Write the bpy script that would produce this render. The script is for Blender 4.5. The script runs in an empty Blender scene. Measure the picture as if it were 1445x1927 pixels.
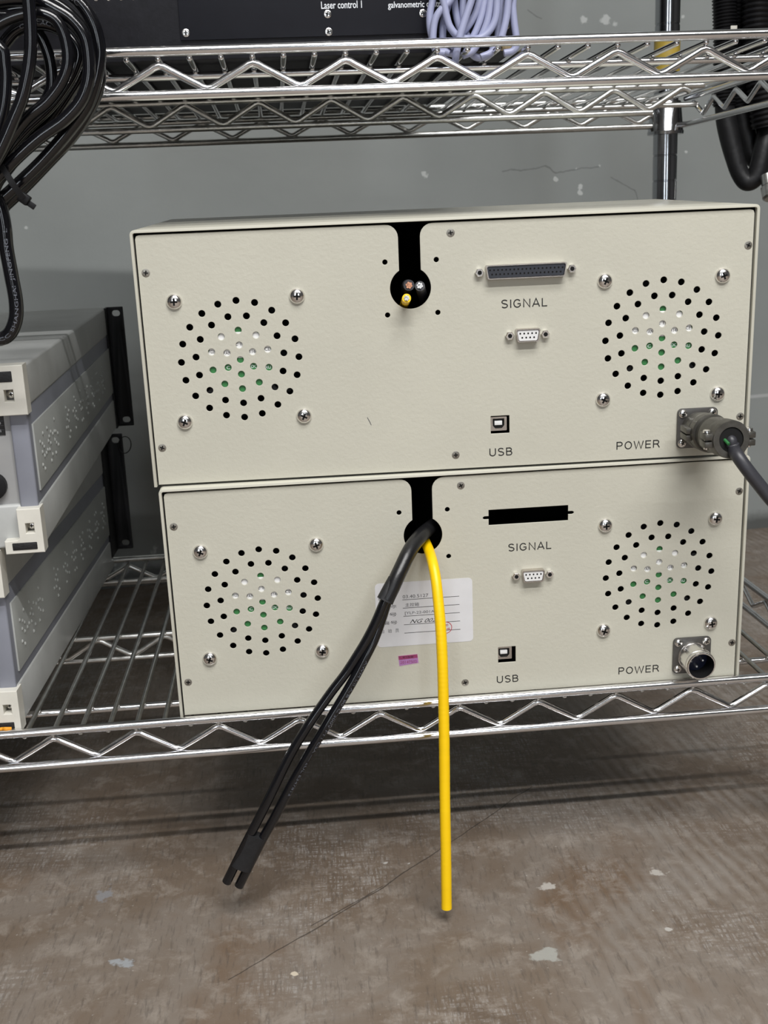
import bpy, bmesh, math, random
from mathutils import Vector, Matrix, Euler
random.seed(7)
MM = 0.001
C = bpy.context.scene.collection
scn = bpy.context.scene

# ---------------------------------------------------------------- camera
cam_data = bpy.data.cameras.new('camera')
cam = bpy.data.objects.new('camera', cam_data); C.objects.link(cam)
cam.location = (0.11556, -0.78841, 0.17219)
cam.rotation_euler = Euler((1.32301655, 0.0410336, -0.06716943), 'XYZ')
cam_data.sensor_fit = 'HORIZONTAL'; cam_data.sensor_width = 36.0
cam_data.lens = 2141.68 / 1445.0 * 36.0
cam_data.clip_start = 0.02; cam_data.clip_end = 50
cam_data.dof.use_dof = True; cam_data.dof.focus_distance = 0.84; cam_data.dof.aperture_fstop = 24
scn.camera = cam

# ---------------------------------------------------------------- light
world = bpy.data.worlds.new('world'); scn.world = world; world.use_nodes = True
bg = world.node_tree.nodes['Background']
bg.inputs[0].default_value = (0.80, 0.88, 1.0, 1); bg.inputs[1].default_value = 0.008

def tube_light(name, loc, sx, sy, power, col=(1.0, 0.99, 0.975)):
    l = bpy.data.lights.new(name, 'AREA'); l.shape = 'RECTANGLE'; l.size = sx; l.size_y = sy
    l.energy = power; l.color = col
    o = bpy.data.objects.new(name, l); C.objects.link(o); o.location = loc
    return o
FLOOR = -0.322
CEIL = 2.30
# three rows of ceiling tubes running parallel to the shelving, in front of it and above it
tube_light('ceiling_tube_front', (0.65, -2.06, CEIL - 0.03), 2.4, 0.06, 96)
tube_light('ceiling_tube_near', (0.45, -1.25, CEIL - 0.03), 1.2, 0.6, 47)
tube_light('ceiling_tube_far', (-0.6, -4.4, CEIL - 0.03), 2.4, 0.10, 12)
# bright tall strips added behind the camera for upright highlights on the cables
for k, wx in enumerate((-1.25, 0.95)):
    wl = tube_light('window_daylight', (wx, -5.10, 0.95), 0.34, 1.7, 21, (0.86, 0.93, 1.0)); wl.rotation_euler = (math.pi / 2, 0, 0)

scn.view_settings.view_transform = 'Standard'
scn.view_settings.look = 'None'
scn.view_settings.exposure = -0.07
scn.view_settings.gamma = 1.0
scn.view_settings.use_curve_mapping = False

# ---------------------------------------------------------------- materials
def new_mat(name):
    m = bpy.data.materials.new(name); m.use_nodes = True
    return m, m.node_tree.nodes, m.node_tree.links, m.node_tree.nodes['Principled BSDF']
def ramp(N, L, src, stops):
    r = N.new('ShaderNodeValToRGB'); L.new(src, r.inputs[0])
    e = r.color_ramp.elements
    e[0].position, e[0].color = stops[0][0], (*stops[0][1], 1)
    e[1].position, e[1].color = stops[-1][0], (*stops[-1][1], 1)
    for p, c in stops[1:-1]:
        x = e.new(p); x.color = (*c, 1)
    return r.outputs[0]
def noise(N, L, scale, detail=4, rough=.5, vec=None, dist=0):
    n = N.new('ShaderNodeTexNoise'); n.inputs['Scale'].default_value = scale
    n.inputs['Detail'].default_value = detail; n.inputs['Roughness'].default_value = rough
    n.inputs['Distortion'].default_value = dist
    if vec is not None: L.new(vec, n.inputs['Vector'])
    return n.outputs[0]
def objco(N, L, scale=(1, 1, 1), rot=(0, 0, 0), loc=(0, 0, 0)):
    t = N.new('ShaderNodeTexCoord'); m = N.new('ShaderNodeMapping')
    m.inputs['Scale'].default_value = scale; m.inputs['Rotation'].default_value = rot; m.inputs['Location'].default_value = loc
    L.new(t.outputs['Object'], m.inputs[0]); return m.outputs[0]
def math_n(N, L, op, a, b=None, clamp=False):
    m = N.new('ShaderNodeMath'); m.operation = op; m.use_clamp = clamp
    for i, v in enumerate((a, b)):
        if v is None: continue
        if isinstance(v, (int, float)): m.inputs[i].default_value = v
        else: L.new(v, m.inputs[i])
    return m.outputs[0]
def mixc(N, L, fac, a, b):
    m = N.new('ShaderNodeMix'); m.data_type = 'RGBA'
    for s, v in ((m.inputs[0], fac), (m.inputs[6], a), (m.inputs[7], b)):
        if isinstance(v, (int, float)): s.default_value = v
        elif isinstance(v, tuple): s.default_value = (*v, 1)
        else: L.new(v, s)
    return m.outputs[2]
def bump(N, L, B, h, strength, dist):
    b = N.new('ShaderNodeBump'); b.inputs['Strength'].default_value = strength; b.inputs['Distance'].default_value = dist
    L.new(h, b.inputs['Height']); L.new(b.outputs[0], B.inputs['Normal'])
def simple(name, col, rough=.5, metal=0, spec=.5, var=0.0, vscale=40, bmp=0, bscale=200, bdist=.0003, coat=0):
    m, N, L, B = new_mat(name)
    v = objco(N, L)
    lo = tuple(c * (1 - var) for c in col); hi = tuple(min(1, c * (1 + var)) for c in col)
    L.new(ramp(N, L, noise(N, L, vscale, 5, .6, v), [(.3, lo), (.7, hi)]), B.inputs['Base Color'])
    B.inputs['Roughness'].default_value = rough; B.inputs['Metallic'].default_value = metal
    B.inputs['Specular IOR Level'].default_value = spec
    B.inputs['Coat Weight'].default_value = coat
    if bmp: bump(N, L, B, noise(N, L, bscale, 3, .5, v), bmp, bdist)
    return m

M = {}
M['beige'] = simple('beige_powder_coat', (.560, .545, .462), .48, var=.035, vscale=9, bmp=.42, bscale=420, bdist=.0004)
M['beige_edge'] = simple('beige_painted_edge', (.59, .575, .49), .30, var=.03, vscale=15)
M['dark_inside'] = simple('dark_inner_chassis', (.012, .012, .012), .8, var=.2)  # dark colour stands in for the shade inside the boxes
M['chrome'] = simple('chrome_wire', (.80, .80, .81), .16, 1, var=.08, vscale=60)
M['chrome_dull'] = simple('dull_zinc_wire', (.62, .62, .60), .30, 1, var=.15, vscale=90)  # darkened chrome copy, stands in for dim reflections on inner wires; also hose end
M['steel'] = simple('plated_steel', (.84, .82, .80), .20, 1, var=.05)
M['screwdark'] = simple('screw_recess', (.03, .03, .03), .5, 1)
M['flatscrew'] = simple('dull_flat_screw', (.36, .34, .30), .42, .9, var=.3, vscale=400)
M['nickel'] = simple('nickel_shell', (.60, .56, .52), .30, 1, var=.08, vscale=200)
M['gunmetal'] = simple('grey_cast_connector', (.125, .12, .108), .38, .75, var=.25, vscale=150, bmp=.2, bscale=500)
M['flange'] = simple('grey_flange', (.12, .115, .11), .42, .6, var=.15, vscale=120)
M['black'] = simple('black_plastic', (.010, .010, .011), .5, spec=.25, var=.2)
M['hole'] = simple('black_hole', (.002, .002, .002), .9)
M['pvc'] = simple('glossy_black_cable', (.005, .005, .0065), .14, spec=.6, var=.2, vscale=80, bmp=.02, bscale=60, bdist=.0006)
M['shrink'] = simple('satin_black_heat_shrink', (.010, .010, .011), .34, var=.15, vscale=120, bmp=.3, bscale=260, bdist=.0005)
M['tape'] = simple('matt_black_tape', (.012, .012, .0135), .60, var=.2, vscale=150, bmp=.5, bscale=180, bdist=.0008)
M['rubber'] = simple('grey_rubber_cord', (.036, .036, .043), .42, var=.1, vscale=90)
M['yellow'] = simple('yellow_jacket', (1.0, .62, .0), .42, var=.03, vscale=60)
M['ink'] = simple('black_print', (.012, .012, .012), .6)
M['greyink'] = simple('grey_print', (.10, .10, .11), .7)
M['redink'] = simple('red_stamp_ink', (.50, .03, .05), .7)
M['white'] = simple('white_print', (.75, .78, .82), .6)
M['cableprint'] = simple('grey_cable_print', (.13, .14, .17), .6)
M['paper'] = simple('label_paper', (.70, .70, .72), .8, var=.03, vscale=60, bmp=.3, bscale=90, bdist=.0006)
M['purple'] = simple('purple_sticker', (.42, .20, .45), .5, var=.12, vscale=900)
M['maroon'] = simple('maroon_strip', (.30, .045, .14), .5, var=.3, vscale=700)
M['pinkedge'] = simple('pink_sticker_border', (.60, .48, .50), .6)
M['whiteplastic'] = simple('white_insert', (.80, .80, .80), .45)
M['darkinsert'] = simple('dark_blue_grey_insert', (.030, .034, .045), .5)
M['navy'] = simple('navy_insulator', (.006, .010, .035), .35)
M['green'] = simple('green_label', (.035, .19, .055), .5, var=.15, vscale=300)
M['copper'] = simple('copper_strands', (.70, .33, .20), .35, .8, var=.5, vscale=900)
M['silverwire'] = simple('tinned_strands', (.75, .75, .75), .3, .8, var=.5, vscale=900)
M['cover'] = simple('light_grey_cover', (.49, .50, .49), .42, var=.12, vscale=14, bmp=.1, bscale=200)
M['frame'] = simple('blue_grey_frame', (.245, .255, .30), .45, var=.05, vscale=30)
M['sideplate'] = simple('pale_grey_side_plate', (.44, .455, .44), .38, var=.06, vscale=20)
M['cream'] = simple('cream_plastic', (.72, .70, .63), .45, var=.05, vscale=60)
M['rearpanel'] = simple('pale_rear_panel', (.36, .36, .36), .5, var=.04)
M['pad'] = simple('black_rubber_pad', (.012, .012, .013), .6, bmp=.6, bscale=500, bdist=.0008)
M['device'] = simple('black_painted_case', (.010, .010, .0135), .5, spec=.28, var=.25, vscale=150, bmp=.25, bscale=400)
M['devpanel'] = simple('black_front_panel', (.009, .0095, .014), .42, spec=.28, var=.1)
M['lavender'] = simple('lavender_cable', (.34, .36, .52), .40, var=.05, vscale=70)
M['ochre'] = simple('ochre_tape', (.42, .30, .05), .45, var=.15, vscale=80)
M['tan'] = simple('tan_tag', (.40, .31, .17), .6, var=.3, vscale=300)
M['hose'] = simple('black_corrugated_hose', (.007, .007, .008), .38, spec=.4, var=.2)
M['sleeve'] = simple('soft_black_sleeve', (.011, .011, .012), .45, spec=.35, var=.2, vscale=60, bmp=.3, bscale=60, bdist=.003)
M['orange'] = simple('orange_plastic', (.80, .33, .02), .45)
M['offwhite'] = simple('offwhite_tag', (.60, .58, .52), .6)

def post_material():
    m, N, L, B = new_mat('chrome_post')
    B.inputs['Base Color'].default_value = (.42, .43, .45, 1); B.inputs['Metallic'].default_value = 1; B.inputs['Roughness'].default_value = .16
    return m
M['post'] = post_material()

def blob(N, L, pos, centre, radius, nz, k=1.0):
    """soft-edged irregular patch mask around a point of the surface"""
    d = N.new('ShaderNodeVectorMath'); d.operation = 'DISTANCE'; L.new(pos, d.inputs[0]); d.inputs[1].default_value = centre
    w = math_n(N, L, 'MULTIPLY', math_n(N, L, 'SUBTRACT', nz, .5), radius * k * 4)
    s = math_n(N, L, 'ADD', d.outputs[1], w)
    return math_n(N, L, 'MULTIPLY', math_n(N, L, 'SUBTRACT', radius * .75, s), 1 / (radius * .30), True)
def stroke(N, L, pos, a, b, width, nz, wob=.004):
    """thin crack between two points on the surface (first two axes), wobbling with noise"""
    sep = N.new('ShaderNodeSeparateXYZ'); L.new(pos, sep.inputs[0])
    ax, ay = a; bx, by = b; ln = math.hypot(bx - ax, by - ay); tx, ty = (bx - ax) / ln, (by - ay) / ln
    x = math_n(N, L, 'SUBTRACT', sep.outputs[0], ax); y = math_n(N, L, 'SUBTRACT', sep.outputs[1], ay)
    t = math_n(N, L, 'ADD', math_n(N, L, 'MULTIPLY', x, tx), math_n(N, L, 'MULTIPLY', y, ty))
    d = math_n(N, L, 'ADD', math_n(N, L, 'MULTIPLY', x, -ty), math_n(N, L, 'MULTIPLY', y, tx))
    d = math_n(N, L, 'ABSOLUTE', math_n(N, L, 'ADD', d, math_n(N, L, 'MULTIPLY', math_n(N, L, 'SUBTRACT', nz, .5), wob * 2)))
    m = math_n(N, L, 'MULTIPLY', math_n(N, L, 'SUBTRACT', width, d), 2 / width, True)
    inside = math_n(N, L, 'MULTIPLY', math_n(N, L, 'GREATER_THAN', t, 0.0), math_n(N, L, 'LESS_THAN', t, ln))
    return math_n(N, L, 'MULTIPLY', m, inside)

def floor_material():
    m, N, L, B = new_mat('worn_concrete')
    pos = objco(N, L)
    big = noise(N, L, 5, 6, .62, pos, .4)
    base = ramp(N, L, big, [(.32, (.118, .086, .062)), (.45, (.165, .126, .094)), (.55, (.205, .172, .143)), (.68, (.155, .106, .070))])
    mot = noise(N, L, 42, 8, .72, pos, .3)
    base = mixc(N, L, math_n(N, L, 'MULTIPLY', math_n(N, L, 'MULTIPLY', math_n(N, L, 'SUBTRACT', mot, .50), 6, True), .75), base, (.300, .262, .225))
    # greyish rubbed areas with the cloth-like trowel pattern
    streak = noise(N, L, 1, 6, .7, objco(N, L, (520, 60, 60), (0, 0, .05)))
    streak2 = noise(N, L, 1, 5, .65, objco(N, L, (60, 300, 60), (0, 0, .05)))
    zone = noise(N, L, 7, 3, .5, objco(N, L, (1, 1, 1), (0, 0, 0), (3.1, 1.7, 0)))
    st = math_n(N, L, 'MULTIPLY', math_n(N, L, 'SUBTRACT', streak, .47), 10, True)
    st2 = math_n(N, L, 'MULTIPLY', math_n(N, L, 'SUBTRACT', streak2, .45), 8, True)
    zm = math_n(N, L, 'MULTIPLY', math_n(N, L, 'SUBTRACT', zone, .49), 9, True)
    rub = math_n(N, L, 'MULTIPLY', math_n(N, L, 'MULTIPLY', st, st2), zm)
    base = mixc(N, L, math_n(N, L, 'MULTIPLY', rub, .62), base, (.40, .38, .36))
    dk = math_n(N, L, 'MULTIPLY', math_n(N, L, 'SUBTRACT', noise(N, L, 1, 6, .7, objco(N, L, (330, 45, 45), (0, 0, .12))), .53), 9, True)
    base = mixc(N, L, math_n(N, L, 'MULTIPLY', dk, .45), base, (.075, .062, .052))
    # arcs of ribs left by the trowel at the right
    wv = N.new('ShaderNodeTexWave'); wv.wave_type = 'BANDS'; wv.bands_direction = 'DIAGONAL'
    wv.inputs['Scale'].default_value = 38; wv.inputs['Distortion'].default_value = 2.5; wv.inputs['Detail'].default_value = 2
    wv.inputs['Detail Scale'].default_value = 1.0
    L.new(objco(N, L, (1.1, .42, 1), (0, 0, .35)), wv.inputs['Vector'])
    sep = N.new('ShaderNodeSeparateXYZ'); L.new(pos, sep.inputs[0])
    right = math_n(N, L, 'MULTIPLY', math_n(N, L, 'SUBTRACT', sep.outputs[0], .22), 5, True)
    wz = math_n(N, L, 'MULTIPLY', math_n(N, L, 'MULTIPLY', wv.outputs[1], right), math_n(N, L, 'MULTIPLY', math_n(N, L, 'SUBTRACT', noise(N, L, 9, 3, .5, pos), .44), 7, True))
    base = mixc(N, L, math_n(N, L, 'MULTIPLY', wz, .42), base, (.34, .31, .28))
    nz = noise(N, L, 60, 4, .6, pos); nzc = noise(N, L, 14, 3, .5, pos)
    # chips and stains
    for (cx, cy, r, col) in ((.359, -.016, .0085, (.50, .47, .43)), (.273, -.025, .0078, (.50, .47, .43)), (.151, .024, .0045, (.52, .50, .46)),
                             (-.069, .008, .012, (.24, .24, .25)), (-.039, -.081, .010, (.33, .35, .37)), (.080, -.107, .0026, (.66, .58, .46)),
                             (.254, -.110, .010, (.38, .38, .35)), (.170, .02, .0028, (.5, .48, .45)), (.345, -.09, .0028, (.5, .48, .45))):
        base = mixc(N, L, math_n(N, L, 'MULTIPLY', blob(N, L, pos, (cx, cy, 0), r, nz), .85), base, col)
    for a, b, w in (((.035, -.109), (.082, -.067), .0007), ((.082, -.067), (.147, -.011), .0009), ((.147, -.011), (.192, .033), .0008), ((.192, .033), (.290, .132), .0006),
                    ((.147, -.009), (.092, -.055), .0006)):
        base = mixc(N, L, math_n(N, L, 'MULTIPLY', stroke(N, L, pos, a, b, w, nzc, .006), .75), base, (.045, .036, .030))
    spk = math_n(N, L, 'MULTIPLY', math_n(N, L, 'SUBTRACT', noise(N, L, 260, 2, .5, pos), .70), 12, True)
    base = mixc(N, L, math_n(N, L, 'MULTIPLY', spk, .6), base, (.45, .42, .38))
    L.new(base, B.inputs['Base Color'])
    B.inputs['Roughness'].default_value = .55
    bump(N, L, B, mot, .25, .002)
    return m
M['floor'] = floor_material()

def wall_material():
    m, N, L, B = new_mat('painted_grey_wall')
    pos = objco(N, L)
    base = ramp(N, L, noise(N, L, 3, 5, .55, pos, .3), [(.3, (.245, .262, .256)), (.7, (.300, .318, .310))])
    band = noise(N, L, 1, 4, .6, objco(N, L, (.8, 14, 1)))
    base = mixc(N, L, math_n(N, L, 'MULTIPLY', math_n(N, L, 'SUBTRACT', band, .60), 1.4, True), base, (.17, .17, .165))
    nz = noise(N, L, 70, 4, .6, pos); nzc = noise(N, L, 16, 4, .6, pos)
    for (cx, cy, r) in ((.447, .237, .0058), (.676, .214, .0045), (.676, .203, .004), (.639, .224, .004), (.705, .240, .0036), (.670, .238, .0026), (.680, .434, .006),
                        (.713, .435, .010), (.726, .429, .005), (-.095, .186, .003), (.031, -.268, .007), (.827, .438, .0036), (.836, .256, .0028), (.36, -.285, .012), (.974, -.247, .0045), (-.02, -.295, .016)):
        base = mixc(N, L, math_n(N, L, 'MULTIPLY', blob(N, L, pos, (cx, cy, 0), r, nz), .85), base, (.55, .57, .56))
    for a, b, w in (((.560, .238), (.592, .240), .0011), ((.592, .240), (.623, .243), .0011), ((.623, .243), (.639, .232), .0014), ((.639, .232), (.678, .238), .0011), ((.678, .238), (.705, .240), .0011),
                    ((.60, .45), (.62, .437), .001), ((.733, .42), (.752, .407), .001), ((.722, .225), (.760, .206), .001), ((.760, .206), (.768, .168), .001)):
        base = mixc(N, L, math_n(N, L, 'MULTIPLY', stroke(N, L, pos, a, b, w, nzc, .008), .6), base, (.12, .125, .125))
    base = mixc(N, L, math_n(N, L, 'MULTIPLY', stroke(N, L, pos, (.90, -.109), (1.5, -.111), .0032, nzc, .002), .8), base, (.48, .49, .49))
    # dark, uneven foot of the wall
    sep = N.new('ShaderNodeSeparateXYZ'); L.new(pos, sep.inputs[0])
    foot = math_n(N, L, 'MULTIPLY', math_n(N, L, 'SUBTRACT', -.290, math_n(N, L, 'ADD', sep.outputs[1], math_n(N, L, 'MULTIPLY', math_n(N, L, 'SUBTRACT', nzc, .5), .05))), 60, True)
    base = mixc(N, L, math_n(N, L, 'MULTIPLY', foot, .75), base, (.05, .05, .047))
    L.new(base, B.inputs['Base Color']); B.inputs['Roughness'].default_value = .62
    bump(N, L, B, noise(N, L, 90, 4, .6, pos), .12, .002)
    return m
M['wall'] = wall_material()
M['ceil'] = simple('white_ceiling', (.40, .41, .41), .8, var=.03, vscale=3)
M['room'] = simple('plain_grey_wall', (.11, .11, .11), .8, var=.04, vscale=3)

# ---------------------------------------------------------------- mesh helpers (millimetres, in the frame of the parent)
class MB:
    def __init__(s): s.v = []; s.f = []; s.mi = []; s.m = 0
    def add(s, vs, fs):
        o = len(s.v); s.v += [Vector(p) for p in vs]; s.f += [tuple(i + o for i in f) for f in fs]; s.mi += [s.m] * len(fs); return s
    def bm_add(s, bm):
        bm.verts.index_update(); return s.add([v.co.copy() for v in bm.verts], [[v.index for v in f.verts] for f in bm.faces])
    def box(s, x0, x1, y0, y1, z0, z1, bev=0, seg=2, rot=None, about=None):
        bm = bmesh.new(); bmesh.ops.create_cube(bm, size=1)
        for v in bm.verts: v.co = Vector(((x0 + x1) / 2 + v.co.x * (x1 - x0), (y0 + y1) / 2 + v.co.y * (y1 - y0), (z0 + z1) / 2 + v.co.z * (z1 - z0)))
        if bev: bmesh.ops.bevel(bm, geom=bm.edges[:], offset=bev, segments=seg, profile=.5, affect='EDGES')
        if rot is not None:
            c = Vector(about or ((x0 + x1) / 2, (y0 + y1) / 2, (z0 + z1) / 2))
            for v in bm.verts: v.co = c + rot @ (v.co - c)
        s.bm_add(bm); bm.free(); return s
    def lathe(s, prof, o, axis=(0, -1, 0), n=32, phase=0, cap=(True, True)):
        """profile of (distance along axis, radius) spun round the axis through o"""
        a = Vector(axis).normalized(); u = a.orthogonal().normalized(); w = a.cross(u); o = Vector(o)
        vs = []; fs = []
        for d, r in prof:
            for k in range(n):
                t = 2 * math.pi * k / n + phase
                vs.append(o + a * d + (u * math.cos(t) + w * math.sin(t)) * max(r, 1e-4))
        for i in range(len(prof) - 1):
            for k in range(n):
                k2 = (k + 1) % n
                fs.append((i * n + k, i * n + k2, (i + 1) * n + k2, (i + 1) * n + k))
        if prof[0][1] > 1e-3 and cap[0]: fs.append(tuple(reversed(range(n))))
        if prof[-1][1] > 1e-3 and cap[1]: fs.append(tuple((len(prof) - 1) * n + k for k in range(n)))
        return s.add(vs, fs)
    def tube(s, pts, r, n=12, closed=False, flat=1.0, caps=True):
        fr = frames(pts, closed); rr = r if callable(r) else (lambda t: r)
        vs = []; fs = []; m = len(fr); tot = fr[-1][3] or 1
        for (p, u, w, d) in fr:
            q = rr(d)
            for k in range(n):
                t = 2 * math.pi * k / n
                vs.append(p + u * (math.cos(t) * q) + w * (math.sin(t) * q * flat))
        for i in range(m if closed else m - 1):
            j = (i + 1) % m
            for k in range(n):
                k2 = (k + 1) % n; fs.append((i * n + k, i * n + k2, j * n + k2, j * n + k))
        if caps and not closed:
            fs.append(tuple(reversed(range(n)))); fs.append(tuple((m - 1) * n + k for k in range(n)))
        return s.add(vs, fs)
def frames(pts, closed=False):
    pts = [Vector(p) for p in pts]; out = []; n = len(pts); u = None; d = 0
    for i, p in enumerate(pts):
        a = pts[i - 1] if i else (pts[-1] if closed else pts[0]); b = pts[(i + 1) % n] if (i < n - 1 or closed) else pts[-1]
        t = (b - a).normalized()
        if u is None: u = t.orthogonal().normalized()
        u = (u - t * u.dot(t)).normalized()
        if i: d += (p - pts[i - 1]).length
        out.append((p, u, t.cross(u), d))
    return out
def spline(pts, k=10):
    P = [Vector(p) for p in pts]; P = [P[0] * 2 - P[1]] + P + [P[-1] * 2 - P[-2]]; out = []
    for i in range(1, len(P) - 2):
        a, b, c, d = P[i - 1:i + 3]
        for j in range(k):
            t = j / k
            out.append(.5 * ((2 * b) + (c - a) * t + (2 * a - 5 * b + 4 * c - d) * t * t + (3 * b - a - 3 * c + d) * t ** 3))
    out.append(P[-2]); return out
def loop_spline(pts, k=10):
    P = [Vector(p) for p in pts]; n = len(P); out = []
    for i in range(n):
        a, b, c, d = P[i - 1], P[i], P[(i + 1) % n], P[(i + 2) % n]
        for j in range(k):
            t = j / k
            out.append(.5 * ((2 * b) + (c - a) * t + (2 * a - 5 * b + 4 * c - d) * t * t + (3 * b - a - 3 * c + d) * t ** 3))
    return out
def build(name, mb, mats, parent=None, loc=(0, 0, 0), smooth=35, at_world=None):
    loc = Vector(loc)
    me = bpy.data.meshes.new(name); me.from_pydata([tuple((v - loc) * MM) for v in mb.v], [], mb.f)
    for m in (mats if isinstance(mats, (list, tuple)) else [mats]): me.materials.append(M[m])
    me.polygons.foreach_set('material_index', mb.mi)
    bm = bmesh.new(); bm.from_mesh(me); bmesh.ops.recalc_face_normals(bm, faces=bm.faces); bm.to_mesh(me); bm.free()
    if smooth:
        me.polygons.foreach_set('use_smooth', [True] * len(me.polygons)); me.set_sharp_from_angle(angle=math.radians(smooth))
    me.update()
    o = bpy.data.objects.new(name, me); C.objects.link(o); o.location = loc * MM
    if parent: o.parent = parent
    return o
def tag(o, label=None, cat=None, group=None, kind=None):
    if label: o['label'] = label
    if cat: o['category'] = cat
    if group: o['group'] = group
    if kind: o['kind'] = kind
    return o
def thing(name, label, cat, mat4=None, loc=(0, 0, 0), group=None):
    o = bpy.data.objects.new(name, None); C.objects.link(o); o.empty_display_size = .02
    if mat4 is not None: o.matrix_world = mat4
    else: o.location = Vector(loc) * MM
    return tag(o, label, cat, group)
def cable(name, label, cat, pts, r, mat, k=10, n=14, group=None, flat=1.0, parent=None, org=(0, 0, 0)):
    sp = spline(pts, k); loc = (Vector(pts[0]) if parent is None else Vector(org))
    if parent is not None: sp = [p - loc for p in sp]; loc = Vector((0, 0, 0))
    mb = MB().tube(sp, r, n, flat=flat)
    return tag(build(name, mb, mat, parent, loc), label, cat, group)

def curve_mesh(splines, extrude, bevel=0.0):
    """splines: list of closed 2D point lists (first outer, rest holes) -> filled solid plate, as MB in x,z with thickness along y (front y=-extrude .. back y=extrude)"""
    cu = bpy.data.curves.new('tmp', 'CURVE'); cu.dimensions = '2D'; cu.fill_mode = 'BOTH'; cu.extrude = extrude; cu.bevel_depth = bevel; cu.bevel_resolution = 1
    for pts in splines:
        s = cu.splines.new('POLY'); s.points.add(len(pts) - 1); s.use_cyclic_u = True
        for q, (x, y) in zip(s.points, pts): q.co = (x, y, 0, 1)
    return eval_curve(cu)
def eval_curve(cu):
    o = bpy.data.objects.new('tmp', cu); C.objects.link(o)
    dg = bpy.context.evaluated_depsgraph_get(); dg.update()
    me = bpy.data.meshes.new_from_object(o.evaluated_get(dg))
    mb = MB(); mb.add([(v.co.x, -v.co.z, v.co.y) for v in me.vertices], [tuple(p.vertices) for p in me.polygons])
    bpy.data.objects.remove(o); bpy.data.curves.remove(cu); bpy.data.meshes.remove(me)
    # weld
    bm = bmesh.new(); me = bpy.data.meshes.new('tmp'); me.from_pydata([tuple(v) for v in mb.v], [], mb.f); bm.from_mesh(me)
    bmesh.ops.remove_doubles(bm, verts=bm.verts, dist=1e-4); out = MB(); out.bm_add(bm); bm.free(); bpy.data.meshes.remove(me)
    return out
def shift(mb, x=0, y=0, z=0):
    for v in mb.v: v += Vector((x, y, z))
    return mb
def circ(x, z, r, n=20): return [(x + r * math.cos(2 * math.pi * k / n), z + r * math.sin(2 * math.pi * k / n)) for k in range(n)]
def rrect(x0, x1, z0, z1, r, n=5):
    o = []
    for cx, cz, a in ((x1 - r, z1 - r, 0), (x0 + r, z1 - r, 90), (x0 + r, z0 + r, 180), (x1 - r, z0 + r, 270)):
        for k in range(n + 1):
            t = math.radians(a + 90 * k / n); o.append((cx + r * math.cos(t), cz + r * math.sin(t)))
    return o
GLYPH = {  # single-stroke capitals: (width, strokes) in a unit-height box; arcs given as (cx, cz, rx, rz, from, to)
 'S': (.66, [[('a', .33, .745, .27, .215, 25, 270), ('a', .33, .27, .285, .23, 90, -155)]]),
 'I': (.10, [[(.05, 0), (.05, 1)]]),
 'G': (.76, [[('a', .38, .5, .345, .46, 38, 335), (.70, .20), (.70, .46), (.40, .46)]]),
 'N': (.70, [[(.04, 0), (.04, 1), (.66, 0), (.66, 1)]]),
 'A': (.72, [[(.0, 0), (.36, 1), (.72, 0)], [(.13, .31), (.59, .31)]]),
 'L': (.54, [[(.04, 1), (.04, .045), (.54, .045)]]),
 'P': (.64, [[(.04, 0), (.04, .955), (.36, .955), ('a', .36, .71, .24, .245, 90, -90), (.04, .465)]]),
 'O': (.78, [[('a', .39, .5, .35, .46, 0, 360)]]),
 'W': (1.02, [[(.0, 1), (.25, 0), (.51, .96), (.77, 0), (1.02, 1)]]),
 'E': (.60, [[(.60, .955), (.04, .955), (.04, .045), (.60, .045)], [(.04, .52), (.56, .52)]]),
 'R': (.70, [[(.04, 0), (.04, .955), (.38, .955), ('a', .38, .72, .23, .235, 90, -90), (.04, .485)], [(.36, .485), (.50, .40), (.70, 0)]]),
 'U': (.68, [[(.04, 1), (.04, .36), ('a', .34, .34, .30, .30, 180, 360), (.64, 1)]]),
 'B': (.64, [[(.04, .045), (.04, .955), (.36, .955), ('a', .36, .745, .20, .21, 90, -90), (.04, .535)], [(.36, .535), ('a', .36, .29, .245, .245, 90, -90), (.04, .045)]]),
}
def ribbon(mb, pts, w):
    pts = [Vector((a, b)) for a, b in pts]; n = len(pts); vs = []
    for i, p in enumerate(pts):
        d0 = (p - pts[i - 1]).normalized() if i else None; d1 = (pts[i + 1] - p).normalized() if i < n - 1 else None
        if d0 is None: d0 = d1
        if d1 is None: d1 = d0
        n0 = Vector((-d0.y, d0.x)); n1 = Vector((-d1.y, d1.x)); m = (n0 + n1)
        m = m.normalized() if m.length > .2 else n0
        k = min(1.9, 1 / max(.35, m.dot(n0)))
        vs += [(p.x + m.x * w * k, 0, p.y + m.y * w * k), (p.x - m.x * w * k, 0, p.y - m.y * w * k)]
    mb.add(vs, [(2 * i, 2 * i + 1, 2 * i + 3, 2 * i + 2) for i in range(n - 1)])
def stroke_word(name, txt, cx, y, cz, w, h, parent, mat='ink', sw=.135, gap=.24):
    tot = sum(GLYPH[c][0] for c in txt) + gap * (len(txt) - 1); sx = w / (tot * h); mb = MB(); x = 0
    for c in txt:
        for st in GLYPH[c][1]:
            pts = []
            for q in st:
                if q[0] == 'a':
                    _, ax_, az_, rx, rz, t0, t1 = q; k = max(6, int(abs(t1 - t0) / 12))
                    pts += [(ax_ + rx * math.cos(math.radians(t0 + (t1 - t0) * i / k)), az_ + rz * math.sin(math.radians(t0 + (t1 - t0) * i / k))) for i in range(k + 1)]
                else: pts.append(q)
            ribbon(mb, [((x + a) * h * sx + cx - w / 2, cz + (b - .5) * h) for a, b in pts], sw * h / 2)
        x += GLYPH[c][0] + gap
    shift(mb, 0, y, 0)
    return build(name, mb, mat, parent, smooth=0)
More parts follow.
